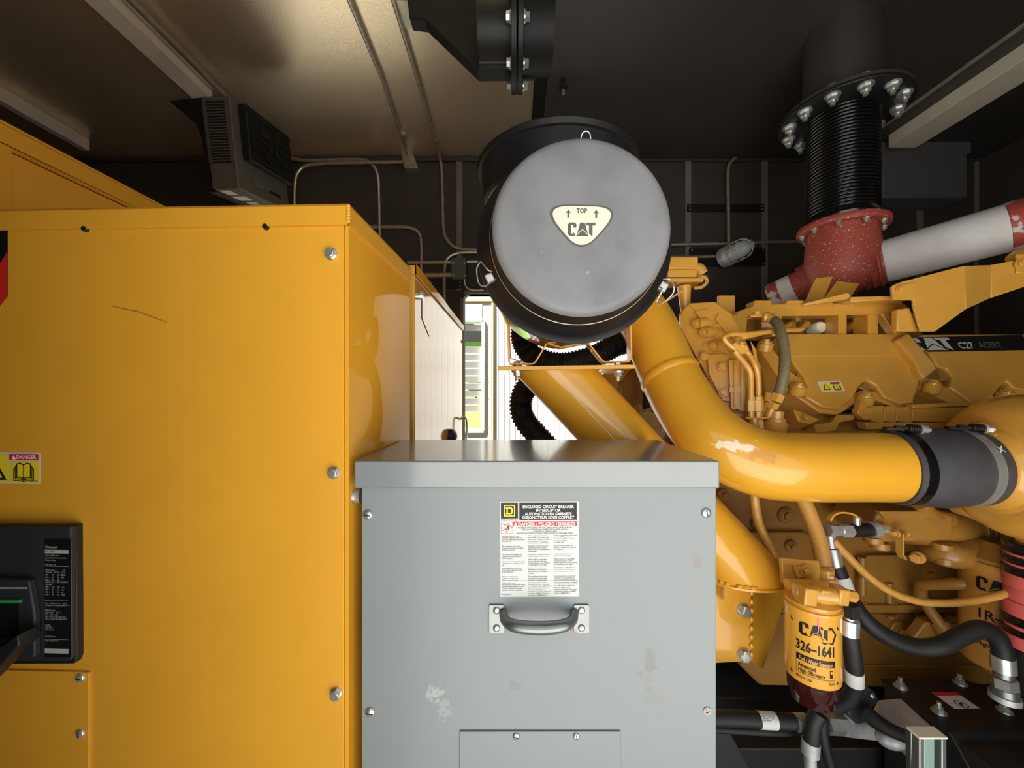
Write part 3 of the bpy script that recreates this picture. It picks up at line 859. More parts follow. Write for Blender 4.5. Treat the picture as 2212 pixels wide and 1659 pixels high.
# lettering printed down the body's side
bs = MB()
def body_pt(ang, y, lift=0.0015):
    return R(AX + math.cos(ang) * (0.202 + lift), y, AZ + math.sin(ang) * (0.202 + lift))
bl = MB().add([body_pt(math.radians(200 + 2 * i), y, 0.001) for i in range(16) for y in (1.00, 1.10)], [(2 * i, 2 * i + 1, 2 * i + 3, 2 * i + 2) for i in range(15)]).build('body_label', 'sticker_white', ac)
vs, fs = text_polys('CAT', 0.02)
MB().add([body_pt(math.radians(215) + p.x * 0.16, 1.045 + p.y * -0.05 - 0.02, 0.0018) for p in vs], fs).build('body_lettering', 'ink_black', bl, smooth=False)
# emblem
fsx = Sheet(P(1258, 487, 0.80), (1, 0, -0.012), (0.012, 0, 1))
ue = 0.80 / F
def em(s): return [(x * ue, y * ue) for x, y in round_poly([(-96 * s - 2, 45 * s), (96 * s - 2, 43 * s), (-2, -66 * s)], [72 * s, 72 * s, 52 * s], 12)]
e0 = patch(fsx, em(1.0), 'ink_grey', ac, 'emblem_border', 0.0012, 0.0012)
e1 = patch(fsx, em(0.92), 'sticker_cream', ac, 'emblem_plate', 0.0022, 0.001)
write(fsx, 'TOP', -2 * ue, 37 * ue, 14 * ue, 'ink_grey', e1, 0.0026, 0.03, width=23 * ue)
for ax_ in (-31, 29):
    arr = [(0, 28), (6, 20), (2, 21), (2, 10), (-2, 10), (-2, 21), (-6, 20)]
    patch(fsx, [((ax_ + a) * ue, (b + 5) * ue) for a, b in arr], 'ink_grey', e1, 'up_arrow', 0.0026)
cat_logo(fsx, -2 * ue, -24 * ue, 29 * ue, 'ink_grey', e1, 'emblem_letters', 0.0026)
# wire clips round the rim
def clip(px, py, Y, ang):
    c = P(px, py, Y); rad = V((math.cos(ang), 0, math.sin(ang))); tan = V((-math.sin(ang), 0, math.cos(ang))); fw = V((0, -1, 0))
    m = MB().box(c + rad * 0.004, (0.018, 0.014, 0.020), Matrix((rad, fw, tan)).transposed())
    k_ = m.build('clip', 'zinc', ac, 0.002)
    m = MB().tube([c + fw * .012 + tan * .010 - rad * .006, c + fw * .022 + tan * .013 + rad * .004, c + rad * .022 + tan * .012 + fw * .006, c + rad * .030 - tan * .002, c + rad * .022 - tan * .030, c - tan * .040 + rad * .01 + fw * 0.004], 0.0017, 8, smooth=6)
    m.tube([c + fw * .012 - tan * .008 - rad * .006, c + fw * .020 - tan * .014 + rad * .002, c + rad * .006 - tan * .036 + fw * .01, c - tan * .040 + rad * .01 + fw * 0.004], 0.0017, 8, smooth=6)
    m.build('clip_wire', 'zinc', k_)
clip(1062, 600, 0.86, math.radians(205))
clip(1428, 618, 0.86, math.radians(-30))
c = P(1265, 300, 0.86)
MB().tube([c + V((-.011, 0, 0)), c + V((-.008, -.004, .009)), c + V((0, -.006, .013)), c + V((.008, -.004, .009)), c + V((.011, 0, 0))], 0.0017, 8, smooth=5).build('clip_wire', 'zinc', ac)
# inlet hood on top: short black drum, open below
HO = R(0.118, 1.10, 0.0)
MB().lathe(HO + V((0, 0, 0.50)), (0, 0, 1), [(0.085, 0.0001), (0.085, 0.188), (0.024, 0.186), (0.020, 0.194), (0.024, 0.203), (0.100, 0.212), (0.102, 0.219), (0.114, 0.222), (0.120, 0.216), (0.120, 0.0001)], 72, caps=False).build('inlet_hood', 'black_plastic', ac)
MB().cyl(HO + V((0, 0, 0.46)), HO + V((0, 0, 0.59)), 0.12, 0.12, 40).build('inlet_neck', 'black_plastic', ac)

# ============================================================ diagonal support post with its plate, straps and foot
PY = 1.05
post = thing('air_cleaner_support', P(1612, 1440, PY), 'diagonal yellow tube post carrying a plate with bent strap brackets', 'support')
pt, pb = P(1198, 800, PY), P(1612, 1240, PY)
d = (pb - pt)
nseg = 48; rr = 0.0835
a_ = d.normalized(); e1_ = V((0, 1, 0)); e2_ = a_.cross(e1_).normalized()
vs = []; 
for end, zc in ((0, pt.z), (1, pb.z)):
    for i in range(nseg):
        t = 2 * math.pi * i / nseg
        q = pt + e1_ * math.cos(t) * rr + e2_ * math.sin(t) * rr
        s_ = (zc - q.z) / a_.z
        vs.append(q + a_ * s_)
MB().add(vs, [(i, (i + 1) % nseg, nseg + (i + 1) % nseg, nseg + i) for i in range(nseg)]).build('tube', 'yellow_pipe', post)
sc_ = [pt + e1_ * math.cos(math.pi + .22) * rr * 1.002 + e2_ * math.sin(math.pi + .22) * rr * 1.002 + a_ * s for s in (0.07, 0.15, 0.23)]
MB().tube(sc_, 0.0011, 6, smooth=1).build('scratch', 'sticker_cream', post)
ell = [(vs[nseg + i] - pb) for i in range(nseg)]
MB().prism([pb + e * 1.06 + V((0, 0, -0.006)) for e in ell], (0, 0, 0.006)).build('foot_ring', 'yellow_pipe', post, 0.002)
m = MB()
for i in range(26, 47):
    if i % 5 != 4: m.sphere(pb + ell[i] * 1.01 + V((0, 0, 0.004)), 0.007, 8, 6, (1.5, 1, .8))
m.build('weld_bead', 'yellow_pipe', post)
# top plate
ptop = [P(1075, 794, PY - 0.10), P(1372, 790, PY - 0.10), P(1372, 790, PY - 0.10) + V((0, 0.25, 0)), P(1075, 794, PY - 0.10) + V((0, 0.25, 0))]
MB().prism([p + V((0, 0, -0.007)) for p in ptop], (0, 0, 0.010)).build('top_plate', 'yellow_pipe', post, 0.0015)
for bx_, by_ in ((1117, 793), (1335, 791)):
    c = P(bx_, by_, PY - 0.06)
    z0 = ptop[0].z
    b_ = bolt(V((c.x, c.y, z0 + 0.006)), (0, 0, 1), 0.0095, 0.012, 'zinc', post, washer=1.3)
    bolt(V((c.x, c.y, z0 - 0.007)), (0, 0, -1), 0.0095, 0.013, 'zinc', post, 'nut', washer=1.5, stud=0.011)
def strap(path, Y, name='strap_bracket'):
    pts_ = [P(x, y, Y) for x, y in path]
    MB().strip(pts_, (0, 0.035, 0), 0.004).build(name, 'yellow_pipe', post, 0.0008)
strap([(1078, 660), (1097, 705), (1099, 780), (1102, 787), (1150, 787), (1156, 783), (1179, 745), (1184, 741), (1200, 741)], PY - 0.06)
strap([(1358, 690), (1360, 775), (1355, 782), (1303, 783), (1297, 779), (1268, 742), (1250, 741)], PY - 0.06)
strap([(1180, 742), (1210, 752), (1245, 745), (1270, 742)], PY - 0.06, 'saddle')
strap([(1099, 690), (1103, 775), (1140, 787)], PY + 0.10)
# foot: bolted flange and a tall fin
wq = [P(1520, 1252, PY - 0.02), P(1622, 1252, PY - 0.02), P(1624, 1428, PY - 0.02), P(1520, 1434, PY - 0.02)]
MB().prism(wq, (0, 0.012, 0)).build('bolted_flange', 'yellow_pipe', post, 0.001)
fin = [P(1620, 1250, PY - 0.02), P(1691, 1250, PY + 0.055), P(1692, 1308, PY + 0.055), P(1648, 1446, PY + 0.008), P(1625, 1428, PY - 0.015)]
MB().prism(fin, (0.006, 0.008, 0)).build('fin_plate', 'yellow_pipe', post, 0.001)
lf = [P(1560, 1250, PY - 0.03), P(1567, 1250, PY - 0.055), P(1567, 1296, PY - 0.055), P(1561, 1296, PY - 0.03)]
MB().prism(lf, (-0.004, 0.004, 0)).build('stiffener', 'yellow_pipe', post, 0.0008)
for yy in (1317, 1413):
    bb = bolt(P(1605, yy, PY - 0.02), (0, -1, 0), 0.0145, 0.016, 'zinc', post, washer=1.25, turn=0.1)
    c = P(1608, yy + 2, PY - 0.037)
    MB().box(c, (0.003, 0.001, 0.018), Euler((0, 0.25, 0))).build('paint_mark', 'chalk', bb)
m = MB()
for i in range(9):
    m.sphere(P(1623, 1262 + i * 19, PY - 0.022), 0.006, 8, 6, (1, 1, 1.5))
m.build('weld_bead', 'yellow_pipe', post)

# ============================================================ black corrugated hose behind the post
def corrugated(label, pts, waves):
    t_ = thing('corrugated_hose', pts[-1], label, 'hose', 'black corrugated hoses')
    MB().tube(pts, lambda t: 0.040 + 0.0030 * math.sin(t * 2 * math.pi * waves), 14, smooth=max(12, int(waves * 5 / len(pts)))).build('corrugated_tube', 'black_rubber', t_, angle=80)
corrugated('black corrugated hose looping up round the underside of the air cleaner',
           [P(1400, 738, 1.40), P(1340, 742, 1.40), P(1280, 772, 1.40), P(1210, 786, 1.40), P(1150, 768, 1.40), P(1128, 730, 1.40), P(1135, 690, 1.40)], 52)
corrugated('black corrugated hose bending down behind the post against the bright opening',
           [P(1215, 805, 1.46), P(1165, 815, 1.44), P(1130, 850, 1.42), P(1130, 900, 1.42), P(1170, 950, 1.44), P(1230, 1010, 1.46), P(1290, 1060, 1.48)], 48)

# ============================================================ yellow intake duct
duct = thing('intake_duct', P(1560, 960, 0.97), 'thick yellow intake pipe bending from the air cleaner to the rubber sleeve', 'duct')
dp = [R(0.16, 1.22, 0.42), R(0.30, 1.27, 0.38), P(1392, 690, 1.22), P(1440, 800, 1.13), P(1490, 890, 1.05), P(1552, 958, 0.985), P(1640, 1000, 0.95), P(1740, 1009, 0.94), P(1850, 1009, 0.935), P(1965, 1009, 0.928)]
c_ = P(1640, 968, 0.88) - duct.location
mat('duct_yellow', (226, 164, 46), 0.30, coat=0.6, coat_rough=0.06, var=0.10, vscale=6,
    spots=[(tuple(P(1590, 962, 0.90) - duct.location), (0.040, 0.20, 0.012), (240, 226, 196), 0.9, 40),  # flaked paint with its bright glint put into the colour
           (tuple(P(1645, 985, 0.88) - duct.location), (0.030, 0.20, 0.016), (206, 140, 50), 0.8, 60)])
MB().tube(dp, 0.081, 48, smooth=12).build('pipe', 'duct_yellow', duct)
ca, cb = P(1447, 815, 1.115), P(1457, 833, 1.10)
dd = (cb - ca).normalized()
MB().lathe(ca, dd, [(-0.012, 0.0805), (-0.006, 0.0835), (0.004, 0.0838), (0.012, 0.0805)], 48, caps=False).build('joint_bead', 'duct_yellow', duct)

# ------------------------------------------------ rubber sleeve with two clamps
ha, hb = P(1921, 1009, 0.931), P(2104, 1009, 0.915)
hdir = (hb - ha).normalized(); HL = (hb - ha).length
slv = thing('rubber_sleeve', (ha + hb) / 2 + V((0, 0, -0.09)), 'dark grey rubber sleeve clamped between intake pipe and turbo', 'sleeve')
MB().lathe(ha, hdir, [(0.0, 0.0815), (0.0, 0.0862), (0.006, 0.0872), (0.045, 0.0872), (0.06, 0.089), (0.09, 0.0925), (HL - .07, 0.0925), (HL - .05, 0.0885), (HL - .004, 0.0872), (HL, 0.0862), (HL, 0.0815)], 64, caps=False).build('sleeve', 'hose_grey', slv)
for hpos, mm in ((0.020, 'black_gloss'), (HL - 0.030, 'zinc')):
    cl = MB().lathe(ha + hdir * hpos, hdir, [(-0.009, 0.0873), (-0.008, 0.0893), (0.009, 0.0893), (0.010, 0.0873)], 64, caps=False).build('clamp_band', mm, slv)
    top = ha + hdir * hpos + V((0, -0.022, 0.094))
    sc = V((0.96, -0.22, -0.08)).normalized()
    m = MB().cyl(top - sc * 0.025, top + sc * 0.012, 0.0045, 0.0045, 12)
    for j in range(5):
        m.cyl(top + sc * (0.000 + j * 0.0045), top + sc * (0.0032 + j * 0.0045), 0.0095, 0.0095, 16)
    m.build('clamp_spring', 'black_steel', cl)
    bolt(top + sc * 0.022, sc, 0.0092, 0.016, 'chrome', cl, 'clamp_nut', washer=1.35, stud=0.005)
    MB().box(top - sc * 0.028 + V((0, 0, -0.004)), (0.036, 0.016, 0.006), Euler((0, 0.05, -0.22))).build('clamp_lug', 'black_steel', cl, 0.002)
xs = Sheet(ha + hdir * (HL - 0.030) + V((0, -0.075, 0.052)), hdir, V((0, 0.55, 0.83)))
xs.n = V((0, -0.83, 0.55))
m = MB()
for sg in (1, -1):
    m.face([xs.at(-0.006, -0.007 * sg - .001, .003), xs.at(-0.004, -0.007 * sg - .001, .003), xs.at(0.006, 0.007 * sg, .003), xs.at(0.004, 0.007 * sg, .003)])
m.build('chalk_cross', 'chalk', slv)

# ------------------------------------------------ turbocharger at the right edge
tb = thing('turbocharger', hb + V((0.1, 0.05, -0.25)), 'yellow turbocharger volute at the right edge behind the rubber sleeve', 'turbocharger')
hx = hb + hdir * 0.0
prof = [(-0.02, 0.0805), (0.01, 0.082), (0.022, 0.092), (0.03, 0.094), (0.035, 0.104), (0.05, 0.108)]
MB().lathe(hx, hdir, prof, 64, caps=False).build('inlet_lip', 'engine_yellow', tb)
prof = [(0.035, 0.10)]
for k_ in range(13):
    t = math.pi - k_ * math.pi / 12
    prof.append((0.105 + 0.07 * math.cos(t), 0.112 + 0.055 * math.sin(t)))
prof.append((0.19, 0.10))
MB().lathe(hx, hdir, prof, 72, caps=False).build('volute', 'engine_yellow', tb)
c = P(2116, 884, 0.96)
MB().box(c, (0.028, 0.016, 0.014)).build('casting_lug', 'engine_yellow', tb, 0.002)
# outlet running down and back, below the sleeve
MB().tube([P(2250, 960, 0.95), P(2225, 1080, 0.95), P(2160, 1100, 0.98), P(2110, 1085, 1.02), P(2075, 1080, 1.06)], [0.055, 0.05, 0.045, 0.045, 0.04], 24, smooth=6).build('drain_elbow', 'engine_yellow', tb)
MB().tube([P(2226, 1060, 0.93), P(2226, 1110, 0.93), P(2226, 1190, 0.93)], 0.024, 20, smooth=2).build('down_pipe', 'engine_yellow', tb)
bolt(P(2163, 1103, 0.935), (0, -1, 0.1), 0.009, 0.006, 'engine_yellow', tb, 'plug', washer=1.4)
MB().box(P(2185, 1130, 0.99), (0.05, 0.004, 0.02)).build('foil_tag', 'sticker_white', tb)

# ------------------------------------------------ banded hose under it
bh = thing('banded_hose', P(2232, 1480, 0.93), 'upright red silicone hose with black bands at the right edge', 'hose')
hc = P(2232, 1175, 0.93)
px2 = 0.93 / F
prof = [(0, 0.050), (4 * px2, 0.052), (214 * px2, 0.052), (218 * px2, 0.050)]
for (y0, y1, mm, r_) in ((1172, 1196, 'black_gloss', .049), (1196, 1202, 'red_hose', .0475), (1202, 1218, 'black_gloss', .049), (1218, 1224, 'red_hose', .0475), (1224, 1242, 'black_gloss', .049),
                         (1242, 1270, 'red_hose', .048), (1270, 1300, 'red_hose', .046), (1300, 1330, 'red_hose', .050), (1330, 1350, 'black_gloss', .049), (1350, 1358, 'red_hose', .0475), (1358, 1372, 'black_gloss', .049), (1372, 1398, 'red_hose', .050)):
    z0, z1 = hc.z - (y1 - 1175) * px2, hc.z - (y0 - 1175) * px2
    MB().lathe(V((hc.x, hc.y, z0)), (0, 0, 1), [(0, r_ - .0015), (0.003, r_), (z1 - z0 - .003, r_), (z1 - z0, r_ - .0015)], 40).build('band' if mm == 'black_gloss' else 'hose_section', mm, bh)
MB().tube([P(2232, 1396, 0.93), P(2231, 1440, 0.93), P(2234, 1500, 0.93)], 0.034, 20, smooth=4).build('lower_hose', 'black_rubber', bh)

# ============================================================ engine
eng = thing('diesel_engine', R(1.3, 1.7, -1.2), 'large yellow diesel engine block with valve covers, pipes and bolted castings', 'engine')
CV = Plane(P(1830, 800, 1.17), (0.0, -0.88, 0.47))       # outer face of the valve covers
def on(pl, pts, off, thick, name, material, parent, bevel=0.0, seg=2, back=None):
    v_ = back if back is not None else -pl.n * thick
    return MB().prism(pl.poly(pts, off), v_).build(name, material, parent, bevel, seg)
back = V((0, 0.10, -0.03))
coverL = [(1683, 723), (1952, 723), (1978, 770), (1984, 800), (1987, 832), (1974, 870), (1944, 873), (1908, 858), (1893, 832), (1872, 820), (1856, 836), (1842, 862), (1810, 884), (1776, 880), (1740, 858), (1744, 836), (1736, 812), (1718, 790), (1706, 769)]
vcL = on(CV, coverL, 0.0, 0, 'valve_cover', 'engine_yellow', eng, 0.006, 3, back)
vcL['label'] = 'left valve cover with the small warning sticker'
on(CV, [(1683, 722), (1952, 722), (1976, 767), (1707, 769)], 0.003, 0, 'cover_bevel', 'engine_yellow', vcL, 0.002, 2, V((0, 0.02, -0.006)))
lipL = [(1640, 752), (1662, 742), (1700, 795), (1745, 830), (1776, 868), (1808, 873), (1840, 852), (1866, 842), (1905, 850), (1944, 866), (1976, 866), (1974, 884), (1944, 884), (1904, 868), (1870, 858), (1842, 876), (1810, 896), (1772, 892), (1700, 842)]
on(CV, lipL, -0.012, 0, 'gasket_lip', 'engine_yellow', vcL, 0.003, 2, V((0, 0.10, -0.03)))
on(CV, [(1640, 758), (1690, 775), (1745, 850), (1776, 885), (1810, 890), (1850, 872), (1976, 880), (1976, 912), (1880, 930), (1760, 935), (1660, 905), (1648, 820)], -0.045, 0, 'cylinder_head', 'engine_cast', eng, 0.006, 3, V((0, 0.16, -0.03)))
coverR = [(1990, 722), (2950, 718), (2950, 845), (2212, 842), (2190, 838), (2176, 822), (2160, 838), (2140, 862), (2118, 872), (2098, 870), (2052, 836), (2060, 815), (2046, 796), (2024, 792), (2008, 760)]
vcR = on(CV, coverR, 0.0, 0, 'valve_cover', 'engine_yellow', eng, 0.006, 3, back)
vcR['label'] = 'right valve cover with the black name strip'
lipR = [(1985, 815), (2015, 818), (2064, 850), (2098, 866), (2120, 868), (2146, 852), (2176, 838), (2950, 846), (2950, 862), (2176, 856), (2148, 868), (2118, 884), (2062, 878), (1990, 836)]
on(CV, lipR, -0.012, 0, 'gasket_lip', 'engine_yellow', vcR, 0.003, 2, V((0, 0.10, -0.03)))
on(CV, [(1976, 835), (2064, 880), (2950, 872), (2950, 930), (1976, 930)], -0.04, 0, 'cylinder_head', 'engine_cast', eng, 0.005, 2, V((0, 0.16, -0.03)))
# name strip
ns = on(CV, round_poly([(1970, 729), (2209, 723), (2224, 756), (2007, 760)], 2), 0.0048, 0, 'name_strip', 'ink_black', vcR, 0.0, 2, V((0, 0.003, 0)))
o_ = CV.hit(1985, 757, 0.0052); rg = (CV.hit(2200, 754, 0.0052) - o_); upv = (CV.hit(1985, 730, 0.0052) - o_)
nsh = Sheet(o_, rg, upv - rg.normalized() * upv.dot(rg.normalized()))
hh = (upv - rg.normalized() * upv.dot(rg.normalized())).length
cat_logo(nsh, 0.052, 0.0, hh * 1.0, 'ink_silver', ns, 'maker_letters', 0.0008, slant=-0.12, sx=1.45)
write(nsh, 'C27', 0.128, hh * 0.66, hh * 0.70, 'ink_silver', ns, 0.0008, 0.02, 'LEFT', width=0.047)
write(nsh, 'ACERT', 0.192, hh * 0.66, hh * 0.66, 'ink_grey', ns, 0.0008, 0.015, 'LEFT', width=0.070)
# small warning sticker
o_ = CV.hit(1776, 848, 0.0005); rg = (CV.hit(1826, 845, 0.0005) - o_); upv = (CV.hit(1774, 826, 0.0005) - o_)
wsz, hsz = rg.length, upv.length
wsh = Sheet(o_, rg, upv - rg.normalized() * upv.dot(rg.normalized()))
ws = patch(wsh, round_poly(rect(0, 0, wsz, hsz), 0.003), 'sticker_white', vcL, 'warning_sticker', 0.0006, 0.0006)
patch(wsh, rect(wsz * .07, hsz * .12, wsz * .48, hsz * .88), 'sticker_yellow', ws, 'warning_field', 0.0009)
patch(wsh, rect(wsz * .52, hsz * .12, wsz * .93, hsz * .66), 'sticker_yellow', ws, 'book_field', 0.0009)
patch(wsh, rect(wsz * .52, hsz * .70, wsz * .93, hsz * .88), 'sticker_dull_red', ws, 'danger_band', 0.0009)
open_book(wsh, wsz * .725, hsz * .40, wsz * .30, ws, 0.0012)
patch(wsh, [(wsz * .12, hsz * .2), (wsz * .43, hsz * .2), (wsz * .275, hsz * .8)], 'ink_black', ws, 'triangle', 0.0011)
patch(wsh, [(wsz * .17, hsz * .26), (wsz * .38, hsz * .26), (wsz * .275, hsz * .66)], 'sticker_yellow', ws, 'triangle_field', 0.0013)
# cover bolts with flanged heads in their pockets
for px, py, own in ((1655, 737, vcL), (1726, 831, vcL), (1872, 853, vcL), (2018, 826, vcR), (2176, 846, vcR)):
    up_ = V((0, -0.35, 0.94))
    c = CV.hit(px, py, 0.010)
    m = MB().cyl(c - up_ * 0.03, c - up_ * 0.004, 0.022, 0.022, 24)
    m.build('bolt_boss', 'engine_yellow', own, 0.002)
    bolt(c - up_ * 0.004, up_, 0.0095, 0.012, 'engine_yellow', own, 'cover_bolt', washer=1.75, flange=0.45)
for pts_ in ([(1716, 790), (1742, 812), (1748, 838), (1730, 822)], [(1855, 836), (1872, 822), (1892, 834), (1874, 846)], [(2026, 796), (2048, 800), (2058, 820), (2036, 824)]):
    on(CV, pts_, -0.010, 0, 'pocket', 'engine_cast', eng, 0.004, 2, V((0, 0.05, -0.01)))

# rail with oval windows above the covers
RL = Plane(P(1760, 690, 1.24), (0, -1, 0.12))
def rail_box(x0, y0, x1, y1, th=0.05, off=0.0, nm='rail_bar', bev=0.005):
    return on(RL, rect(x0, y1, x1, y0), off, 0, nm, 'engine_yellow', eng, bev, 3, V((0, th, 0)))
on(RL, [(1588, 690), (1596, 672), (1636, 656), (1948, 652), (1962, 660), (1964, 678), (1640, 684), (1616, 690), (1612, 722), (1592, 722)], 0.0, 0, 'top_rail', 'engine_yellow', eng, 0.005, 3, V((0, 0.07, 0)))
for x0, x1 in ((1584, 1604), (1668, 1690), (1812, 1830), (1876, 1898)):
    rail_box(x0, 678, x1, 726, 0.06, -0.002)
for x0, x1 in ((1630, 1668), (1700, 1738), (1764, 1800), (1838, 1870)):
    rail_box(x0, 649, x1, 662, 0.05, 0.004, 'rail_tab', 0.003)
on(RL, rect(1600, 735, 1990, 676), -0.11, 0, 'rail_backing', 'engine_cast', eng, 0, 2, V((0, 0.02, 0)))
for i, (x, y, r_) in enumerate(((1708, 705, .018), (1742, 702, .014), (1772, 707, .02), (1850, 704, .018), (1722, 690, .010))):
    c = RL.hit(x, y, -0.06)
    MB().lathe(c, (0, -1, 0.1), [(-.04, r_), (0, r_), (.006, r_ * .8), (.008, r_ * .3)], 16).build('injector_cap', 'sticker_cream' if i == 2 else 'engine_cast', eng)
# cast arm from the rail down to the right-hand cover
on(RL, [(1903, 676), (1920, 676), (1958, 722), (1942, 734)], 0.004, 0, 'brace_arm', 'engine_yellow', eng, 0.004, 2, V((0, 0.03, 0)))
on(CV, [(1936, 734), (1962, 718), (2022, 788), (2024, 798), (1998, 818), (1984, 800), (1980, 786)], 0.022, 0, 'brace_arm', 'engine_yellow', eng, 0.006, 3, V((0, 0.05, -0.015)))
# bent shield plate on the right
SP = Plane(P(2050, 650, 1.12), (-0.25, -1, 0.05))
on(SP, [(1928, 616), (1950, 608), (2066, 578), (2084, 574), (2086, 668), (2020, 716), (1988, 716), (1972, 660), (1972, 650)], 0.0, 0, 'shield_plate', 'engine_yellow', eng, 0.002, 2, -SP.n * 0.006)
SP2 = Plane(SP.hit(2085, 620), (0.15, -1, 0.05))
on(SP2, [(2084, 574), (2140, 572), (2140, 644), (2086, 668)], 0.0, 0, 'shield_plate', 'engine_yellow', eng, 0.002, 2, -SP.n * 0.006)
SP3 = Plane(SP2.hit(2140, 620), (-0.35, -1, 0.05))
on(SP3, [(2140, 572), (2192, 562), (2420, 530), (2420, 580), (2300, 590), (2140, 644)], 0.0, 0, 'shield_plate', 'engine_yellow', eng, 0.002, 2, -SP.n * 0.006)
on(SP, round_poly([(1926, 618), (1978, 611), (1978, 640), (1970, 648), (1928, 648)], 3), 0.005, 0, 'shield_tab', 'engine_yellow', eng, 0.003, 2, -SP.n * 0.008)
bolt(SP.hit(1946, 625, 0.006), SP.n, 0.009, 0.008, 'engine_yellow', eng)
on(SP3, rect(2196, 590, 2230, 548), 0.006, 0, 'shield_tab', 'engine_yellow', eng, 0.002, 2, -SP.n * 0.006)
bolt(SP3.hit(2206, 570, 0.008), SP3.n, 0.010, 0.008, 'engine_yellow', eng)
on(SP, [(1838, 641), (1973, 638), (1973, 646), (1838, 652)], -0.03, 0, 'shield_rail', 'engine_yellow', eng, 0.002, 2, V((0, 0.05, 0)))
on(SP, [(1938, 668), (1966, 664), (1986, 716), (1938, 716)], -0.02, 0, 'shield_web', 'engine_yellow', eng, 0.004, 2, V((0, 0.02, 0)))
on(SP, [(1736, 656), (1832, 632), (1838, 640), (1832, 646), (1740, 660)], -0.02, 0, 'shield_rail', 'engine_yellow', eng, 0.002, 2, V((0, 0.03, 0)))

# gear housing at the front of the engine
GH = Plane(P(1540, 780, 1.17), (-0.42, -0.88, 0.22))
on(GH, [(1465, 678), (1484, 656), (1545, 653), (1578, 678), (1600, 716), (1645, 790), (1652, 925), (1606, 930), (1560, 880), (1520, 800), (1492, 745)], 0.0, 0, 'gear_housing', 'engine_yellow', eng, 0.006, 3, V((0.06, 0.14, -0.02)))
on(GH, [(1484, 655), (1546, 651), (1580, 676), (1600, 714), (1580, 722), (1545, 690), (1500, 672)], 0.004, 0, 'housing_ridge', 'engine_yellow', eng, 0.005, 3, V((0.02, 0.05, 0)))
on(GH, [(1466, 680), (1474, 676), (1486, 718), (1520, 782), (1512, 786), (1476, 722)], 0.010, 0, 'housing_flange', 'engine_yellow', eng, 0.003, 2, V((0.02, 0.05, 0)))
for px, py in ((1506, 699), (1521, 718), (1543, 747)):
    c = GH.hit(px, py, 0.012)
    q = V((1, 0.15, 0.05)).normalized()
    MB().tube([c + q * 0.002, c + q * 0.035, c + q * 0.065 + V((0, .02, 0))], [0.018, 0.018, 0.012], 20, smooth=3).build('bolt_boss', 'engine_yellow', eng)
    bolt(c, V((-0.8, -0.6, 0)), 0.0115, 0.013, 'engine_yellow', eng, washer=1.35)
on(GH, round_poly([(1528, 766), (1564, 764), (1578, 772), (1580, 868), (1560, 864), (1532, 808)], 5), 0.012, 0, 'pump_flange', 'engine_yellow', eng, 0.005, 3, V((0.02, 0.04, 0)))
on(GH, round_poly([(1574, 778), (1606, 776), (1612, 888), (1580, 884)], 6), 0.030, 0, 'pump_body', 'engine_yellow', eng, 0.010, 4, V((0.02, 0.06, 0)))
on(GH, round_poly([(1576, 836), (1610, 836), (1610, 848), (1576, 848)], 3), 0.034, 0, 'pump_rib', 'engine_yellow', eng, 0.003, 2, V((0.01, 0.03, 0)))
for px, py in ((1520, 770), (1559, 792), (1563, 849)):
    bolt(GH.hit(px, py, 0.014), GH.n, 0.0095, 0.010, 'engine_yellow', eng, washer=1.5)
MB().box(P(1568, 663, 1.32), (0.055, 0.012, 0.075)).build('top_tab', 'engine_yellow', eng, 0.002)
on(GH, round_poly([(1552, 676), (1582, 690), (1606, 728), (1592, 740), (1566, 716), (1546, 690)], 4), 0.010, 0, 'housing_panel', 'engine_yellow', eng, 0.004, 2, V((0.02, 0.04, 0)))
on(GH, round_poly([(1500, 672), (1532, 668), (1546, 690), (1520, 696)], 4), 0.010, 0, 'housing_boss', 'engine_yellow', eng, 0.006, 3, V((0.02, 0.04, 0)))
for yy in (690, 706, 728):
    on(GH, [(1516, yy + 14), (1560, yy + 8), (1564, yy + 14), (1520, yy + 22)], 0.007, 0, 'housing_rib', 'engine_yellow', eng, 0.003, 2, V((0.02, 0.03, 0)))
for px, py in ((1586, 800), (1600, 800)):
    on(GH, round_poly(rect(px, 878, px + 5, 782), 2), 0.036, 0, 'pump_fin', 'engine_yellow', eng, 0.002, 2, V((0.01, 0.03, 0)))
# steel fuel pipes and their block
def rod(pts, r_, name, material, parent, n=12, sm=6, rr=None):
    return MB().tube([P(*p) for p in pts], r_, n, smooth=sm).build(name, material, parent)
rod([(1735, 706, 1.18), (1728, 712, 1.16), (1690, 714, 1.13), (1610, 722, 1.08), (1580, 722, 1.07), (1565, 728, 1.06), (1568, 738, 1.06), (1584, 752, 1.06)], 0.0068, 'fuel_pipe', 'engine_yellow', eng)
rod([(1706, 704, 1.20), (1690, 708, 1.17), (1620, 726, 1.09), (1600, 729, 1.08), (1592, 735, 1.07), (1596, 748, 1.07)], 0.0064, 'fuel_pipe', 'engine_yellow', eng)
rod([(1588, 758, 1.06), (1594, 768, 1.06), (1614, 792, 1.05), (1621, 808, 1.05), (1622, 840, 1.05), (1622, 900, 1.05)], 0.0078, 'fuel_pipe', 'engine_yellow', eng)
rod([(1610, 758, 1.07), (1618, 766, 1.07), (1630, 788, 1.06), (1636, 808, 1.06), (1638, 840, 1.06), (1638, 900, 1.06)], 0.0072, 'fuel_pipe', 'engine_yellow', eng)
MB().prism([P(x, y, 1.055) for x, y in ((1578, 744), (1592, 738), (1602, 735), (1612, 740), (1620, 756), (1610, 764), (1592, 766))], (0, 0.035, 0)).build('pipe_block', 'engine_yellow', eng, 0.003)
bolt(P(1602, 742, 1.055), (0, -0.6, 0.8), 0.0085, 0.007, 'engine_yellow', eng)
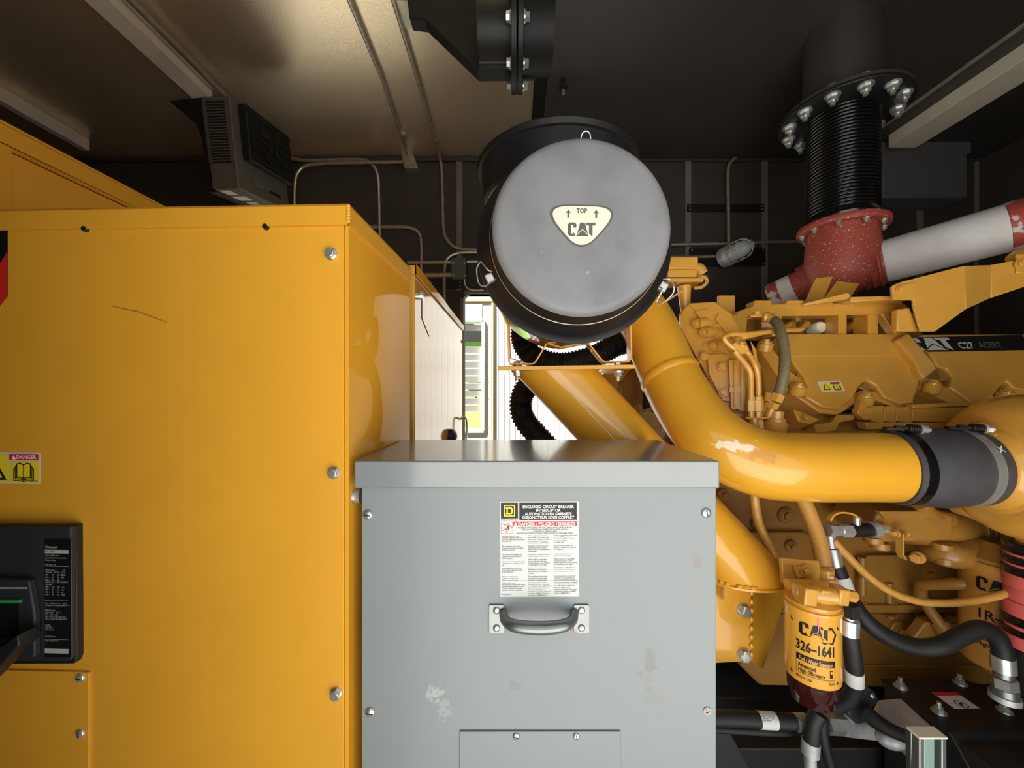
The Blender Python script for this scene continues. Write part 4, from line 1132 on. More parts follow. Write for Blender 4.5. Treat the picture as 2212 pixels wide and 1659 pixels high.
on(GH, [(1620, 734), (1634, 756), (1642, 860), (1652, 930), (1630, 930), (1634, 860), (1626, 760)], 0.03, 0, 'pipe_shield', 'engine_yellow', eng, 0.002, 2, V((0.03, 0.05, 0)))
for px in (1622, 1638):
    c = P(px, 874, 1.052)
    m = MB()
    for (z0, z1, r_) in ((-.018, .012, .0125), (-.034, -.018, .009), (.012, .022, .010)):
        m.prism([c + V((math.cos(k * math.pi / 3 + .5) * r_, math.sin(k * math.pi / 3 + .5) * r_, z0)) for k in range(6)], (0, 0, z1 - z0))
    m.build('pipe_nut', 'engine_yellow', eng, 0.001)
MB().box(P(1630, 902, 1.06), (0.062, 0.03, 0.006)).build('pipe_clip', 'engine_yellow', eng, 0.002)
rod([(1626, 900, 1.06), (1632, 930, 1.06), (1650, 960, 1.06)], 0.012, 'fuel_pipe', 'engine_yellow', eng)
# caps and webs beside the pipes
c = P(1673, 908, 1.06)
MB().lathe(c + V((0, 0, -.03)), (0.05, -0.1, 1), [(0, .030), (.022, .030), (.028, .024), (.036, .023), (.038, .018), (.056, .017), (.058, .008)], 24).build('filler_cap', 'engine_yellow', eng)
on(CV, [(1714, 882), (1772, 906), (1752, 916), (1724, 910)], 0.012, 0, 'web', 'engine_yellow', eng, 0.004, 2, V((0, 0.05, -0.02)))
bolt(CV.hit(1741, 902, 0.016), (0, -0.5, 0.86), 0.008, 0.007, 'engine_yellow', eng)
on(CV, round_poly([(1758, 918), (1796, 912), (1808, 896), (1846, 896), (1846, 906), (1814, 912), (1804, 930), (1764, 934)], 4), 0.0, 0, 'head_rib', 'engine_yellow', eng, 0.004, 2, V((0, 0.05, -0.02)))
MB().cyl(P(1664, 850, 1.07), P(1660, 868, 1.07), 0.013, 0.013, 16).build('plug', 'engine_yellow', eng)
MB().cyl(P(1660, 868, 1.07), P(1650, 905, 1.08), 0.010, 0.010, 16).build('plug_pipe', 'engine_yellow', eng)
# shield along the exhaust side, under the covers
SH = Plane(P(1960, 895, 1.10), (0, -1, 0.25))
on(SH, [(1862, 866), (1874, 880), (1892, 884), (1884, 906), (1868, 908), (1852, 892)], 0.02, 0, 'shield_clip', 'engine_yellow', eng, 0.002, 2, V((0, 0.02, 0)))
for i, (x0, x1) in enumerate(((1882, 1910), (1910, 1936), (1936, 1970), (1970, 2110))):
    on(SH, [(x0, 878 + i), (x1, 876 + i), (x1, 914), (x0, 910)], 0.004 * (i % 2), 0, 'shield_panel', 'engine_yellow', eng, 0.002, 2, V((0, 0.012, 0)))
on(SH, [(1970, 874), (2160, 866), (2160, 874), (1974, 882)], 0.014, 0, 'shield_rib', 'engine_yellow', eng, 0.002, 2, V((0, 0.02, 0)))
on(SH, [(1868, 912), (2110, 914), (2110, 924), (1875, 928)], 0.008, 0, 'shield_lip', 'engine_yellow', eng, 0.002, 2, V((0, 0.03, 0)))

# crankcase below the intake pipe
BF = 1.22
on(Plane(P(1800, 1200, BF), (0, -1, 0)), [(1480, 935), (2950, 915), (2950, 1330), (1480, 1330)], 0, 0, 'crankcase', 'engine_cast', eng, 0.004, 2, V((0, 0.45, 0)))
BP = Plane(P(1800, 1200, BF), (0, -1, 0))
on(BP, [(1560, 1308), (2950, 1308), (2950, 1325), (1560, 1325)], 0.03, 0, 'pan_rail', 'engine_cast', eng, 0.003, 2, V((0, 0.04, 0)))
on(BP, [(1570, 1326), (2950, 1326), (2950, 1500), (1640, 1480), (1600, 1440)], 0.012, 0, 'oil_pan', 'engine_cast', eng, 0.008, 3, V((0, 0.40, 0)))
on(BP, [(1850, 1438), (2950, 1436), (2950, 1446), (1850, 1448)], 0.02, 0, 'pan_rib', 'engine_cast', eng, 0.002, 2, V((0, 0.03, 0)))
for px in range(1860, 2200, 64):
    bolt(BP.hit(px, 1328, 0.03), (0, 0, -1), 0.010, 0.010, 'engine_cast', eng, 'pan_bolt')
    bolt(BP.hit(px + 6, 1306, 0.014), (0, 0, 1), 0.010, 0.010, 'engine_cast', eng, 'pan_bolt')
on(BP, [(1560, 1150), (1740, 1150), (1760, 1162), (1700, 1162), (1690, 1180), (1560, 1180)], 0.02, 0, 'block_rib', 'engine_cast', eng, 0.004, 2, V((0, 0.03, 0)))
for px, py, r_ in ((1695, 1112, .017), (1706, 1178, .013), (1752, 1144, .009), (1632, 1130, .012), (1628, 1215, .012), (1560, 1068, .014)):
    c = BP.hit(px, py, 0.0)
    MB().cyl(c, c + V((0, -0.012, 0)), r_ * 1.5, r_ * 1.35, 24).build('bolt_pad', 'engine_cast', eng, 0.002)
    bolt(c + V((0, -0.012, 0)), (0, -1, 0), r_ * 0.8, 0.012, 'engine_cast', eng)
# round side cover with a centre plug, behind the tan hose
c = BP.hit(1995, 1240, 0.0)
MB().lathe(c, (0, -1, 0), [(0, .028), (.012, .028), (.016, .024), (.017, .016), (.024, .014), (.025, .004)], 28).build('side_plug', 'engine_cast', eng)
on(BP, round_poly([(1868, 1200), (2060, 1200), (2074, 1306), (1850, 1306)], 14), 0.018, 0, 'side_cover', 'engine_cast', eng, 0.01, 3, V((0, 0.03, 0)))
for px, py in ((1862, 1225), (1862, 1262), (1920, 1280)):
    c = BP.hit(px, py, 0.02)
    MB().cyl(c + V((0, 0, -.03)), c + V((0, 0, .03)), 0.011, 0.011, 16).build('cover_stud', 'engine_cast', eng)
for px, py in ((1942, 1362), (1984, 1384), (2052, 1350)):
    c = BP.hit(px, py, 0.02)
    MB().cyl(c + V((0, .02, 0)), c + V((0, -0.004, 0)), 0.030, 0.028, 24).build('bolt_pad', 'engine_cast', eng, 0.003)
    bolt(c + V((0, -0.004, 0)), (0, -1, 0), 0.014, 0.012, 'engine_cast', eng)
rod([(1988, 1300, 1.16), (1990, 1268, 1.14), (2000, 1263, 1.12), (2080, 1260, 1.05), (2195, 1258, 1.00)], 0.015, 'oil_pipe', 'engine_cast', eng, 16)
rod([(1992, 1290, 1.15), (2010, 1320, 1.13), (2034, 1352, 1.11)], 0.014, 'oil_pipe', 'engine_cast', eng, 16)
rod([(2030, 1345, 1.12), (2052, 1375, 1.10)], 0.022, 'pipe_collar', 'engine_cast', eng, 20, 1)
MB().prism([P(x, y, 1.13) for x, y in ((1974, 1378), (2000, 1345), (2020, 1342), (2062, 1370), (2066, 1382), (1990, 1390))], (0, 0.03, 0)).build('pipe_flange', 'engine_cast', eng, 0.004)
# oil cooler: long horizontal barrel with a bolted box end
ck = 1.10
rod([(1895, 1130, ck), (2000, 1138, ck), (2100, 1140, ck), (2600, 1136, ck)], 0.050, 'cooler_barrel', 'engine_cast', eng, 36, 2)
for x0, r_ in ((2088, 0.057), (2100, 0.060), (2112, 0.057)):
    c = P(x0, 1139, ck)
    MB().cyl(c - V((0.005, 0, 0)), c + V((0.005, 0, 0)), r_, r_, 40).build('barrel_band', 'engine_cast', eng, 0.002)
MB().prism([P(x, y, 1.03) for x, y in ((1898, 1108), (1910, 1102), (2030, 1104), (2060, 1116), (2060, 1168), (1912, 1172), (1890, 1160), (1884, 1130))], (0, 0.13, 0)).build('cooler_box', 'engine_cast', eng, 0.006, 3)
MB().prism([P(x, y, 1.02) for x, y in ((1900, 1104), (2026, 1104), (2026, 1116), (1912, 1122))], (0, 0.02, 0)).build('cooler_rib', 'engine_cast', eng, 0.003)
for px in (1916, 1964, 2012):
    bolt(P(px, 1106, 1.05), (0, -0.3, 1), 0.009, 0.009, 'engine_cast', eng)
for px, py in ((1886, 1164), (1900, 1176), (2036, 1178), (2042, 1210)):
    c = P(px, py, 1.05)
    MB().lathe(c + V((0, 0, -.012)), (0, 0, 1), [(0, .018), (.004, .022), (.018, .022), (.02, .016)], 24).build('cooler_plug', 'engine_cast', eng)
rod([(2010, 1190, 1.12), (2040, 1196, 1.06), (2080, 1200, 1.05), (2110, 1180, 1.06), (2125, 1160, 1.08)], [0.028, 0.034, 0.034, 0.03, 0.028], 'cooler_elbow', 'engine_cast', eng, 24)
MB().prism([P(x, y, 1.08) for x, y in ((2090, 1170), (2140, 1160), (2142, 1198), (2128, 1200))], (0, 0.06, 0)).build('cooler_web', 'engine_cast', eng, 0.003)
MB().tube([P(1985, 1086, 1.02), P(2010, 1110, 1.04), P(2050, 1122, 1.06)], 0.018, 16, smooth=6).build('cooler_bend', 'engine_cast', eng)
# dipstick bracket
m = MB().strip([P(1944, 1150, 1.0), P(1944, 1196, 1.0), P(1950, 1206, 1.0)], (0.0, 0.02, 0), 0.003, 1)
m.build('wire_bracket', 'tan_hose', eng)
for dx in (-8, 8):
    bolt(P(1944 + dx, 1152, 1.0), (1 if dx > 0 else -1, 0, 0), 0.007, 0.012, 'tan_hose', eng)
bolt(P(1983, 1204, 1.02), (-1, -0.5, 0), 0.012, 0.02, 'tan_hose', eng, 'drain_cock', washer=1.3)
# pipes dropping behind the intake pipe
rod([(1628, 1060, 1.10), (1632, 1095, 1.10), (1640, 1135, 1.10), (1662, 1180, 1.09), (1672, 1200, 1.09)], 0.0125, 'coolant_pipe', 'engine_yellow', eng, 16)
rod([(1725, 1060, 1.02), (1742, 1095, 1.01), (1756, 1130, 1.0), (1772, 1180, 0.98), (1778, 1222, 0.97)], 0.0175, 'fuel_hose', 'tan_hose', eng, 20)
# shadowy parts between the duct and the housing
rod([(1330, 800, 1.45), (1360, 850, 1.42), (1370, 905, 1.40)], 0.07, 'coolant_elbow', 'engine_yellow', eng, 28)
MB().lathe(P(1418, 915, 1.24), (-0.7, -0.7, 0), [(0, .055), (.03, .055), (.034, .045), (.05, .042), (.052, .02)], 8).build('drive_nut', 'zinc', eng)
MB().box(P(1400, 860, 1.36), (0.05, 0.05, 0.16)).build('belt_guard', 'black_steel', eng, 0.006)
on(Plane(P(1420, 900, 1.34), (0, -1, 0)), [(1340, 830), (1400, 760), (1480, 700), (1600, 700), (1600, 1000), (1380, 1000)], 0, 0, 'front_cover', 'engine_cast', eng, 0.006, 2, V((0, 0.2, 0)))

# small control valve on a stand behind the air cleaner
cvl = thing('control_valve', P(1480, 660, 1.32), 'small yellow control valve on a stalk to the right of the air cleaner', 'valve')
MB().box(P(1462, 575, 1.30), (0.11, 0.07, 0.04)).build('valve_top', 'engine_yellow', cvl, 0.004)
MB().box(P(1466, 596, 1.30), (0.095, 0.06, 0.025)).build('valve_body', 'engine_yellow', cvl, 0.004)
MB().box(P(1470, 612, 1.30), (0.115, 0.08, 0.012)).build('valve_plate', 'engine_yellow', cvl, 0.002)
MB().cyl(P(1478, 618, 1.30), P(1480, 672, 1.30), 0.022, 0.014, 16).build('stalk', 'engine_yellow', cvl)
rod([(1490, 578, 1.29), (1510, 580, 1.28), (1518, 592, 1.28)], 0.017, 'solenoid', 'tan_hose', cvl, 16)
rod([(1505, 602, 1.28), (1520, 598, 1.27), (1527, 608, 1.27), (1515, 620, 1.27), (1500, 622, 1.28)], 0.006, 'lead', 'tan_hose', cvl, 8)
rod([(1512, 596, 1.28), (1524, 592, 1.27), (1528, 600, 1.27)], 0.006, 'plug', 'black_gloss', cvl, 10)
brc = thing('diagonal_stay', P(1415, 655, 1.3), 'thin yellow stay running from the air cleaner up to the valve', 'stay')
MB().strip([P(1405, 672, 1.28), P(1440, 650, 1.28), P(1470, 630, 1.28)], (0, 0.03, 0), 0.006).build('flat_bar', 'engine_yellow', brc, 0.001)
MB().strip([P(1418, 656, 1.26), P(1432, 690, 1.24)], (0, 0.03, 0), 0.006).build('end_tab', 'engine_yellow', brc, 0.001)

# braided hose over the left valve cover
bhs = thing('braided_hose', P(1662, 894, 1.05), 'olive braided hose arching over the left valve cover', 'hose')
rod([(1668, 689, 1.14), (1680, 700, 1.11), (1689, 728, 1.08), (1695, 763, 1.06), (1694, 800, 1.045), (1688, 832, 1.045), (1683, 850, 1.05)], 0.0135, 'braided_tube', 'braid', bhs, 16)
rod([(1648, 686, 1.15), (1660, 686, 1.145), (1672, 692, 1.13)], 0.014, 'elbow_fitting', 'engine_yellow', bhs, 14)
rod([(1682, 852, 1.05), (1675, 868, 1.052)], 0.0165, 'crimp_sleeve', 'engine_yellow', bhs, 6, 1)
rod([(1673, 870, 1.052), (1668, 882, 1.055)], 0.0140, 'swivel_nut', 'engine_yellow', bhs, 6, 1)
rod([(1667, 882, 1.055), (1660, 900, 1.06)], 0.0095, 'spigot', 'engine_yellow', bhs, 14, 1)
MB().box(P(1636, 684, 1.16), (0.05, 0.02, 0.006)).build('hose_clip', 'engine_yellow', bhs, 0.001)
bolt(P(1634, 682, 1.155), (0, 0, 1), 0.010, 0.012, 'engine_yellow', bhs)

# ============================================================ fuel filter
FY = 0.875
fc = P(1754, 1290, FY)
fu = FY / F
ff = thing('fuel_filter', V((fc.x, fc.y, P(0, 1520, FY).z)), 'yellow fuel filter canister with black printing and a dark bowl below', 'filter')
z_b, z_t = P(0, 1482, FY).z + 0.026, P(0, 1300, FY).z
fr = 0.0525
C0 = V((fc.x, fc.y, z_b))
FH = z_t - z_b
MB().lathe(C0, (0, 0, 1), [(0, fr - .004), (.002, fr - .001), (.006, fr), (FH - .012, fr), (FH - .008, fr + .002), (FH - .002, fr + .002), (FH, fr - .002), (FH + .004, fr - .004), (FH + .006, fr)], 64).build('canister', 'filter_can', ff)
MB().lathe(C0 + V((0, 0, -0.058)), (0, 0, 1), [(0, .020), (.004, .040), (.022, .044), (.026, .047), (.050, .048), (.058, .049)], 40).build('bowl', 'bowl_amber', ff)
MB().lathe(C0 + V((0, 0, FH + .004)), (0, 0, 1), [(0, fr), (.006, fr + .001), (.010, fr - .006), (.020, fr - .016), (.030, 0.018)], 48).build('filter_head', 'engine_yellow', ff)
hz_ = z_t + 0.012
def hrod(pts, r_, name, mm='engine_yellow', n=16, par=None): return rod(pts, r_, name, mm, par or ff, n, 1)
hrod([(1716, 1274, .85), (1736, 1278, .845)], 0.015, 'port')
hrod([(1736, 1280, .835), (1802, 1288, .825)], 0.017, 'cross_port')
MB().box(P(1742, 1284, .83), (0.028, 0.03, 0.036), Euler((0, 0.1, 0))).build('head_block', 'engine_yellow', ff, 0.003)
MB().box(P(1778, 1284, .83), (0.030, 0.03, 0.030), Euler((0, 0.1, 0))).build('head_block', 'engine_yellow', ff, 0.003)
MB().box(P(1812, 1284, .83), (0.022, 0.032, 0.034), Euler((0, 0.1, 0))).build('head_block', 'engine_yellow', ff, 0.003)
hrod([(1822, 1284, .83), (1846, 1288, .83)], 0.012, 'banjo_end', n=6)
hrod([(1700, 1262, .90), (1790, 1268, .90)], 0.013, 'rear_port')
MB().prism([P(x, y, .945) for x, y in ((1688, 1206), (1770, 1212), (1780, 1262), (1692, 1262))], (0, 0.012, 0)).build('mounting_plate', 'engine_yellow', ff, 0.002)
MB().prism([P(x, y, .94) for x, y in ((1696, 1222), (1754, 1222), (1756, 1246), (1722, 1250), (1712, 1224))], (0, 0.012, 0)).build('mounting_bracket', 'engine_yellow', ff, 0.003)
bolt(P(1740, 1232, .94), (0, -1, 0), 0.010, 0.010, 'engine_yellow', ff)
MB().lathe(P(1780, 1238, .955), (0, 0, 1), [(-.03, .010), (-.02, .016), (-.012, .014), (-.006, .020), (.012, .021), (.014, .018)], 20).build('hose_collar', 'engine_yellow', ff)
bolt(P(1788, 1250, .945), (0, 0, 1), 0.014, 0.012, 'engine_yellow', ff, 'union_nut')
# printing round the can
A0 = math.atan2(-fc.y, -fc.x) + 0.10
dr = Drum(C0, fr + 0.0003, A0)
zv = lambda py: P(0, py, FY - 0.045).z - z_b + 0.010
cat_logo(dr, 0.000, FH * 0.665, 0.0275, 'ink_black', ff, 'maker_letters', 0.0003, hexa=True)
write(dr, '326–1641', 0.002, FH * 0.60, 0.0290, 'ink_black', ff, 0.0003, 0.030, width=0.070)
sb = patch(dr, rect(-0.034, FH * 0.315, 0.038, FH * 0.40), 'ink_black', ff, 'print_band', 0.0003)
write(dr, 'Fuel / Water Separator', 0.002, FH * 0.388, 0.0130, 'filter_can', sb, 0.0007, 0.02, width=0.060)
write(dr, 'Advanced\nHigh Efficiency', -0.030, FH * 0.292, 0.0120, 'ink_black', ff, 0.0003, 0.025, 'LEFT', width=0.048, leading=0.9)
for q in (rect(-0.034, FH * .145, 0.038, FH * .149), rect(-0.034, FH * .145, -0.0334, FH * .315), rect(0.0374, FH * .145, 0.038, FH * .315)):
    patch(dr, q, 'ink_black', ff, 'print_line', 0.0003)
for q in (rect(0.0265, FH * .18, 0.0325, FH * .28), ):
    pb_ = patch(dr, q, 'ink_black', ff, 'pump_symbol', 0.0003)
    patch(dr, rect(0.0275, FH * .23, 0.0315, FH * .27), 'filter_can', pb_, 'symbol_gap', 0.0006)
write(dr, 'Made in USA', -0.034, FH * 0.125, 0.009, 'ink_black', ff, 0.0003, 0.006, 'LEFT', width=0.029)
write(dr, '40023-96', 0.024, FH * 0.125, 0.007, 'ink_black', ff, 0.0003, 0.006, 'LEFT', width=0.014)
for uu, vv in ((-0.046, .80), (0.043, .80), (-0.046, .09), (0.043, .09)):
    m = MB()
    for tri_ in ([(0, 0), (.002, 0), (.002, .007), (0, .007)], [(.003, 0), (.006, 0), (.003, .005)]):
        m.face([dr.at(uu + a, FH * vv + b, .0003) for a, b in tri_])
    m.build('index_mark', 'ink_black', ff, smooth=False)
m = MB()
for i in range(4):
    u0_, u1_ = 0.004 + 0.001 * math.sin(i), 0.004 + 0.001 * math.sin(i + 1)
    v0_, v1_ = FH * (1.0 - .06 * i), FH * (1.0 - .06 * (i + 1))
    m.face([dr.at(u0_, v0_, .0035), dr.at(u0_ + .0016, v0_, .0035), dr.at(u1_ + .0016, v1_, .0035), dr.at(u1_, v1_, .0035)])
m.build('paint_mark', 'pink_mark', ff)

# ============================================================ oil filter
OY = 1.02
oc = P(2166, 1300, OY)
of = thing('oil_filter', V((oc.x, oc.y, P(0, 1490, OY).z)), 'tall yellow oil filter canister half hidden behind the banded hose', 'filter')
orr = 0.078
oz0, oz1 = P(0, 1440, OY).z, P(0, 1212, OY).z
OH = oz1 - oz0
O0 = V((oc.x, oc.y, oz0))
MB().lathe(O0, (0, 0, 1), [(0, .06), (.006, orr - .008), (.014, orr), (OH - .01, orr), (OH, orr - .006)], 56).build('canister', 'shaded_can', of)
MB().lathe(O0 + V((0, 0, OH)), (0, 0, 1), [(0, orr - .01), (.012, orr - .004), (.03, .05), (.05, .04)], 40).build('filter_head', 'engine_cast', of)
od = Drum(O0, orr + 0.0003, math.atan2(-oc.y, -oc.x) + 0.02)
cat_logo(od, -0.012, OH * 0.76, 0.034, 'ink_black', of, 'maker_letters', 0.0004)
write(od, '1R–1808', 0.008, OH * 0.60, 0.034, 'ink_black', of, 0.0004, 0.02, width=0.105)
ob = patch(od, rect(-0.050, OH * .38, 0.06, OH * .455), 'ink_black', of, 'print_band', 0.0004)
write(od, 'Engine Oil Filter', 0.004, OH * 0.446, 0.0165, 'shaded_can', ob, 0.0007, 0.02, width=0.092)
write(od, 'Advanced\nHigh Efficiency', -0.046, OH * 0.345, 0.015, 'ink_black', of, 0.0004, 0.02, 'LEFT', width=0.075)

# ============================================================ ball valve and flexible hoses
bv = thing('ball_valve', P(1840, 1165, 1.0), 'chrome ball valve with a yellow lever below the intake pipe', 'valve')
rod([(1788, 1145, 1.0), (1800, 1146, 1.0)], 0.017, 'end_nut', 'chrome', bv, 6, 1)
rod([(1800, 1146, 1.0), (1816, 1146, 1.0)], 0.0135, 'coupling', 'chrome', bv, 20, 1)
rod([(1816, 1146, 1.0), (1838, 1146, 1.0)], 0.017, 'hex_body', 'chrome', bv, 6, 1)
rod([(1838, 1146, 1.0), (1880, 1144, 1.0)], 0.016, 'valve_body', 'black_steel', bv, 20, 1)
rod([(1880, 1144, 1.0), (1893, 1143, 1.0)], 0.020, 'end_collar', 'chrome', bv, 20, 1)
rod([(1893, 1143, 1.0), (1912, 1143, 1.02)], 0.013, 'spigot', 'chrome', bv, 16, 1)
MB().cyl(P(1851, 1136, 1.0), P(1851, 1117, 1.0), 0.008, 0.008, 12).build('stem', 'zinc', bv)
MB().strip([P(1856, 1122, 1.0), P(1840, 1110, .99), P(1815, 1106, .98), P(1798, 1112, .98), P(1791, 1124, .98)], (0, 0.012, 0), 0.004, 5).build('lever', 'engine_yellow', bv)

def hose_thing(name, label, pts, r_, material='black_rubber', base=-1, n=18):
    t_ = thing(name, P(*pts[base]), label, 'hose', 'flexible hoses around the engine')
    rod(pts, r_, 'hose_tube', material, t_, n, 10)
    return t_
h2 = hose_thing('hydraulic_hose', 'long black hose sagging in front of the oil pan from the ball valve', [(1806, 1224, .98), (1822, 1262, .97), (1845, 1308, .95), (1880, 1350, .93), (1930, 1382, .92), (1985, 1398, .91), (2035, 1394, .90), (2080, 1372, .90), (2120, 1358, .90), (2150, 1372, .90), (2164, 1400, .90), (2167, 1425, .90)], 0.0185)
rod([(1797, 1186, .99), (1801, 1206, .985), (1806, 1228, .98)], 0.0165, 'ferrule', 'zinc', h2, 20, 1)
rod([(1792, 1160, 1.0), (1796, 1186, .99)], 0.0125, 'elbow', 'chrome', h2, 16, 1)
rod([(1815, 1248, .973), (1830, 1284, .962)], 0.0195, 'white_tag', 'sticker_white', h2, 20, 1)
rod([(2166, 1416, .90), (2168, 1448, .90)], 0.0205, 'ferrule', 'zinc', h2, 24, 1)
rod([(2168, 1448, .90), (2168, 1462, .90)], 0.0165, 'ferrule_neck', 'galvanised', h2, 20, 1)
rod([(2168, 1462, .90), (2170, 1484, .90)], 0.0225, 'swivel_nut', 'zinc', h2, 6, 1)
rod([(2170, 1484, .90), (2171, 1500, .90)], 0.0225, 'adapter', 'galvanised', h2, 20, 1)
rod([(2171, 1500, .90), (2171, 1512, .90)], 0.026, 'adapter_flange', 'cast_aluminium', h2, 24, 1)
h1 = hose_thing('fuel_hose', 'short black hose hanging from the fuel filter outlet with a white tag', [(1834, 1366, .86), (1840, 1400, .86), (1846, 1450, .865), (1846, 1485, .875), (1830, 1512, .89), (1800, 1528, .91)], 0.0165)
rod([(1835, 1338, .86), (1834, 1370, .86)], 0.0180, 'ferrule', 'zinc', h1, 24, 1)
rod([(1836, 1328, .86), (1835, 1338, .86)], 0.0120, 'ferrule_neck', 'zinc', h1, 16, 1)
rod([(1836, 1302, .855), (1836, 1328, .86)], 0.0175, 'swivel_nut', 'black_steel', h1, 6, 1)
tg = rod([(1845.5, 1448, .864), (1846.5, 1476, .869)], 0.0172, 'white_tag', 'sticker_white', h1, 20, 1)
th_ = hose_thing('tan_hose', 'thin tan braided hose sagging across the crankcase', [(1800, 1168, .99), (1830, 1200, .98), (1870, 1240, .975), (1920, 1276, .97), (1975, 1297, .965), (2030, 1303, .96), (2090, 1300, .955), (2150, 1288, .95), (2200, 1274, .95)], 0.0088, 'tan_hose')
h3 = hose_thing('return_hose', 'black hose with a white tag lying along the dark base', [(1500, 1552, .92), (1580, 1552, .92), (1660, 1556, .92), (1722, 1560, .92)], 0.0170, base=1)
tg3 = rod([(1638, 1555, .92), (1674, 1557, .92)], 0.0177, 'white_tag', 'sticker_white', h3, 20, 1)
rod([(1716, 1560, .92), (1744, 1561, .92)], 0.0185, 'ferrule', 'zinc', h3, 8, 1)
rod([(1744, 1561, .92), (1784, 1562, .92)], 0.0150, 'coupling', 'black_steel', h3, 16, 1)
rod([(1784, 1562, .92), (1822, 1564, .92)], 0.0225, 'hex_coupling', 'zinc', h3, 6, 1)
rod([(1822, 1564, .92), (1880, 1572, .95)], 0.024, 'manifold', 'cast_aluminium', h3, 16, 1)
h3b = hose_thing('loom_conduit', 'thin black ribbed loom below the white tagged hose', [(1500, 1572, .93), (1600, 1578, .93), (1680, 1582, .93), (1720, 1578, .94), (1735, 1570, .95)], 0.0085, base=1)
h4 = hose_thing('drain_hose', 'black hose with a steel ferrule dropping from the filter bowl', [(1768, 1540, .89), (1758, 1560, .89), (1754, 1585, .89), (1752, 1606, .89)], 0.0165)
rod([(1752, 1600, .89), (1750, 1628, .89)], 0.0180, 'ferrule', 'cast_aluminium', h4, 20, 1)
rod([(1750, 1628, .89), (1752, 1700, .89)], 0.0120, 'spigot', 'cast_aluminium', h4, 16, 1)
h5 = hose_thing('battery_cable', 'dark cable hanging beside the drain hose', [(1775, 1550, .90), (1778, 1590, .90), (1790, 1640, .90), (1810, 1700, .90)], 0.0110)
# print on the white tags (bars of text)
def tag_print(par, centre, d, nrm, w_, h_):
    d = V(d).normalized(); nrm = V(nrm).normalized(); s_ = d.cross(nrm)
    m = MB()
    for i in range(4):
        for j in range(3):
            if (i * 3 + j) % 4 == 3: continue
            q = V(centre) + d * (i - 1.5) * w_ / 4 + s_ * (j - 1) * h_ / 4 + nrm * 0.0012
            m.face([q - d * w_ * .09 - s_ * h_ * .06, q + d * w_ * .09 - s_ * h_ * .06, q + d * w_ * .09 + s_ * h_ * .06, q - d * w_ * .09 + s_ * h_ * .06])
    m.build('tag_print', 'ink_grey', par, smooth=False)
tag_print(tg3, P(1660, 1552, .901), (1, 0, 0), (0, -1, 0.2), 0.026, 0.016)

# ============================================================ black cover box with warning label, lower right
bz_top = -0.767
bb_ = thing('battery_box', R(1.1, 0.97, -1.5), 'black steel box with studs and a small red and white label', 'box')
MB().span(R(0.985, 0.80, -1.45), R(1.30, 1.05, bz_top - 0.012)).build('box_body', 'black_steel', bb_, 0.004)
pts_ = [(0.977, 1.05), (1.19, 1.05), (1.30, 0.98), (1.30, 0.885), (0.977, 0.885)]
MB().prism([R(x, y, bz_top) for x, y in pts_], (0, 0, -0.010)).build('cover_plate', 'black_steel', bb_, 0.002)
MB().prism([R(x, y, z) for x, y, z in ((0.977, 0.885, bz_top), (1.30, 0.885, bz_top), (1.30, 0.80, bz_top - 0.12), (0.99, 0.80, bz_top - 0.12))], (0, 0.01, -0.006)).build('front_apron', 'black_steel', bb_, 0.002)
for px, py in ((1945, 1484), (2074, 1476), (2028, 1538), (2170, 1536)):
    c = PZ(px, py, bz_top)
    bolt(c, (0, 0, 1), 0.010, 0.012, 'zinc', bb_, 'stud', washer=1.5, stud=0.012)
q = [PZ(x, y, bz_top + 0.001) for x, y in ((2013, 1496), (2064, 1495), (2116, 1530), (2062, 1531))]
bs_ = MB().prism(q, (0, 0, 0.0006)).build('warning_label', 'sticker_white', bb_)
q2 = [q[0] + V((0, 0, .001)), q[1] + V((0, 0, .001)), q[1].lerp(q[2], .24) + V((0, 0, .001)), q[0].lerp(q[3], .24) + V((0, 0, .001))]
MB().face(q2).build('red_band', 'sticker_red', bs_)
c = (q[0] + q[2]) / 2 * .45 + (q[3] + q[2]) / 2 * .55 + V((0, 0, .0012))
ring = []
m = MB()
for i in range(24):
    t0, t1 = 2 * math.pi * i / 24, 2 * math.pi * (i + 1) / 24
    m.face([c + V((math.cos(t0), math.sin(t0), 0)) * .0125, c + V((math.cos(t1), math.sin(t1), 0)) * .0125, c + V((math.cos(t1), math.sin(t1), 0)) * .0108, c + V((math.cos(t0), math.sin(t0), 0)) * .0108])
m.face([c + V((-.006, -.006, 0)), c + V((-.001, -.007, 0)), c + V((.001, 0, 0)), c + V((.007, .001, 0)), c + V((.004, .006, 0)), c + V((-.005, .004, 0))])
m.build('pictogram', 'ink_black', bs_, smooth=False)
# cast aluminium lever and pieces left of the box
lv = thing('cast_bracket', P(1960, 1600, 0.85), 'rough cast aluminium bracket leaning against the black box', 'bracket')
MB().prism([P(x, y, z) for x, y, z in ((1897, 1512, .93), (1946, 1508, .93), (1975, 1535, .89), (2020, 1575, .84), (2036, 1600, .82), (1990, 1612, .82), (1950, 1580, .86), (1905, 1545, .90))], (0.0, 0.02, -0.05)).build('casting', 'cast_aluminium', lv, 0.008, 3)
MB().sphere(P(1925, 1595, .86), 0.022, 16, 10, (1.4, 1, .9)).build('casting_knob', 'cast_aluminium', lv)
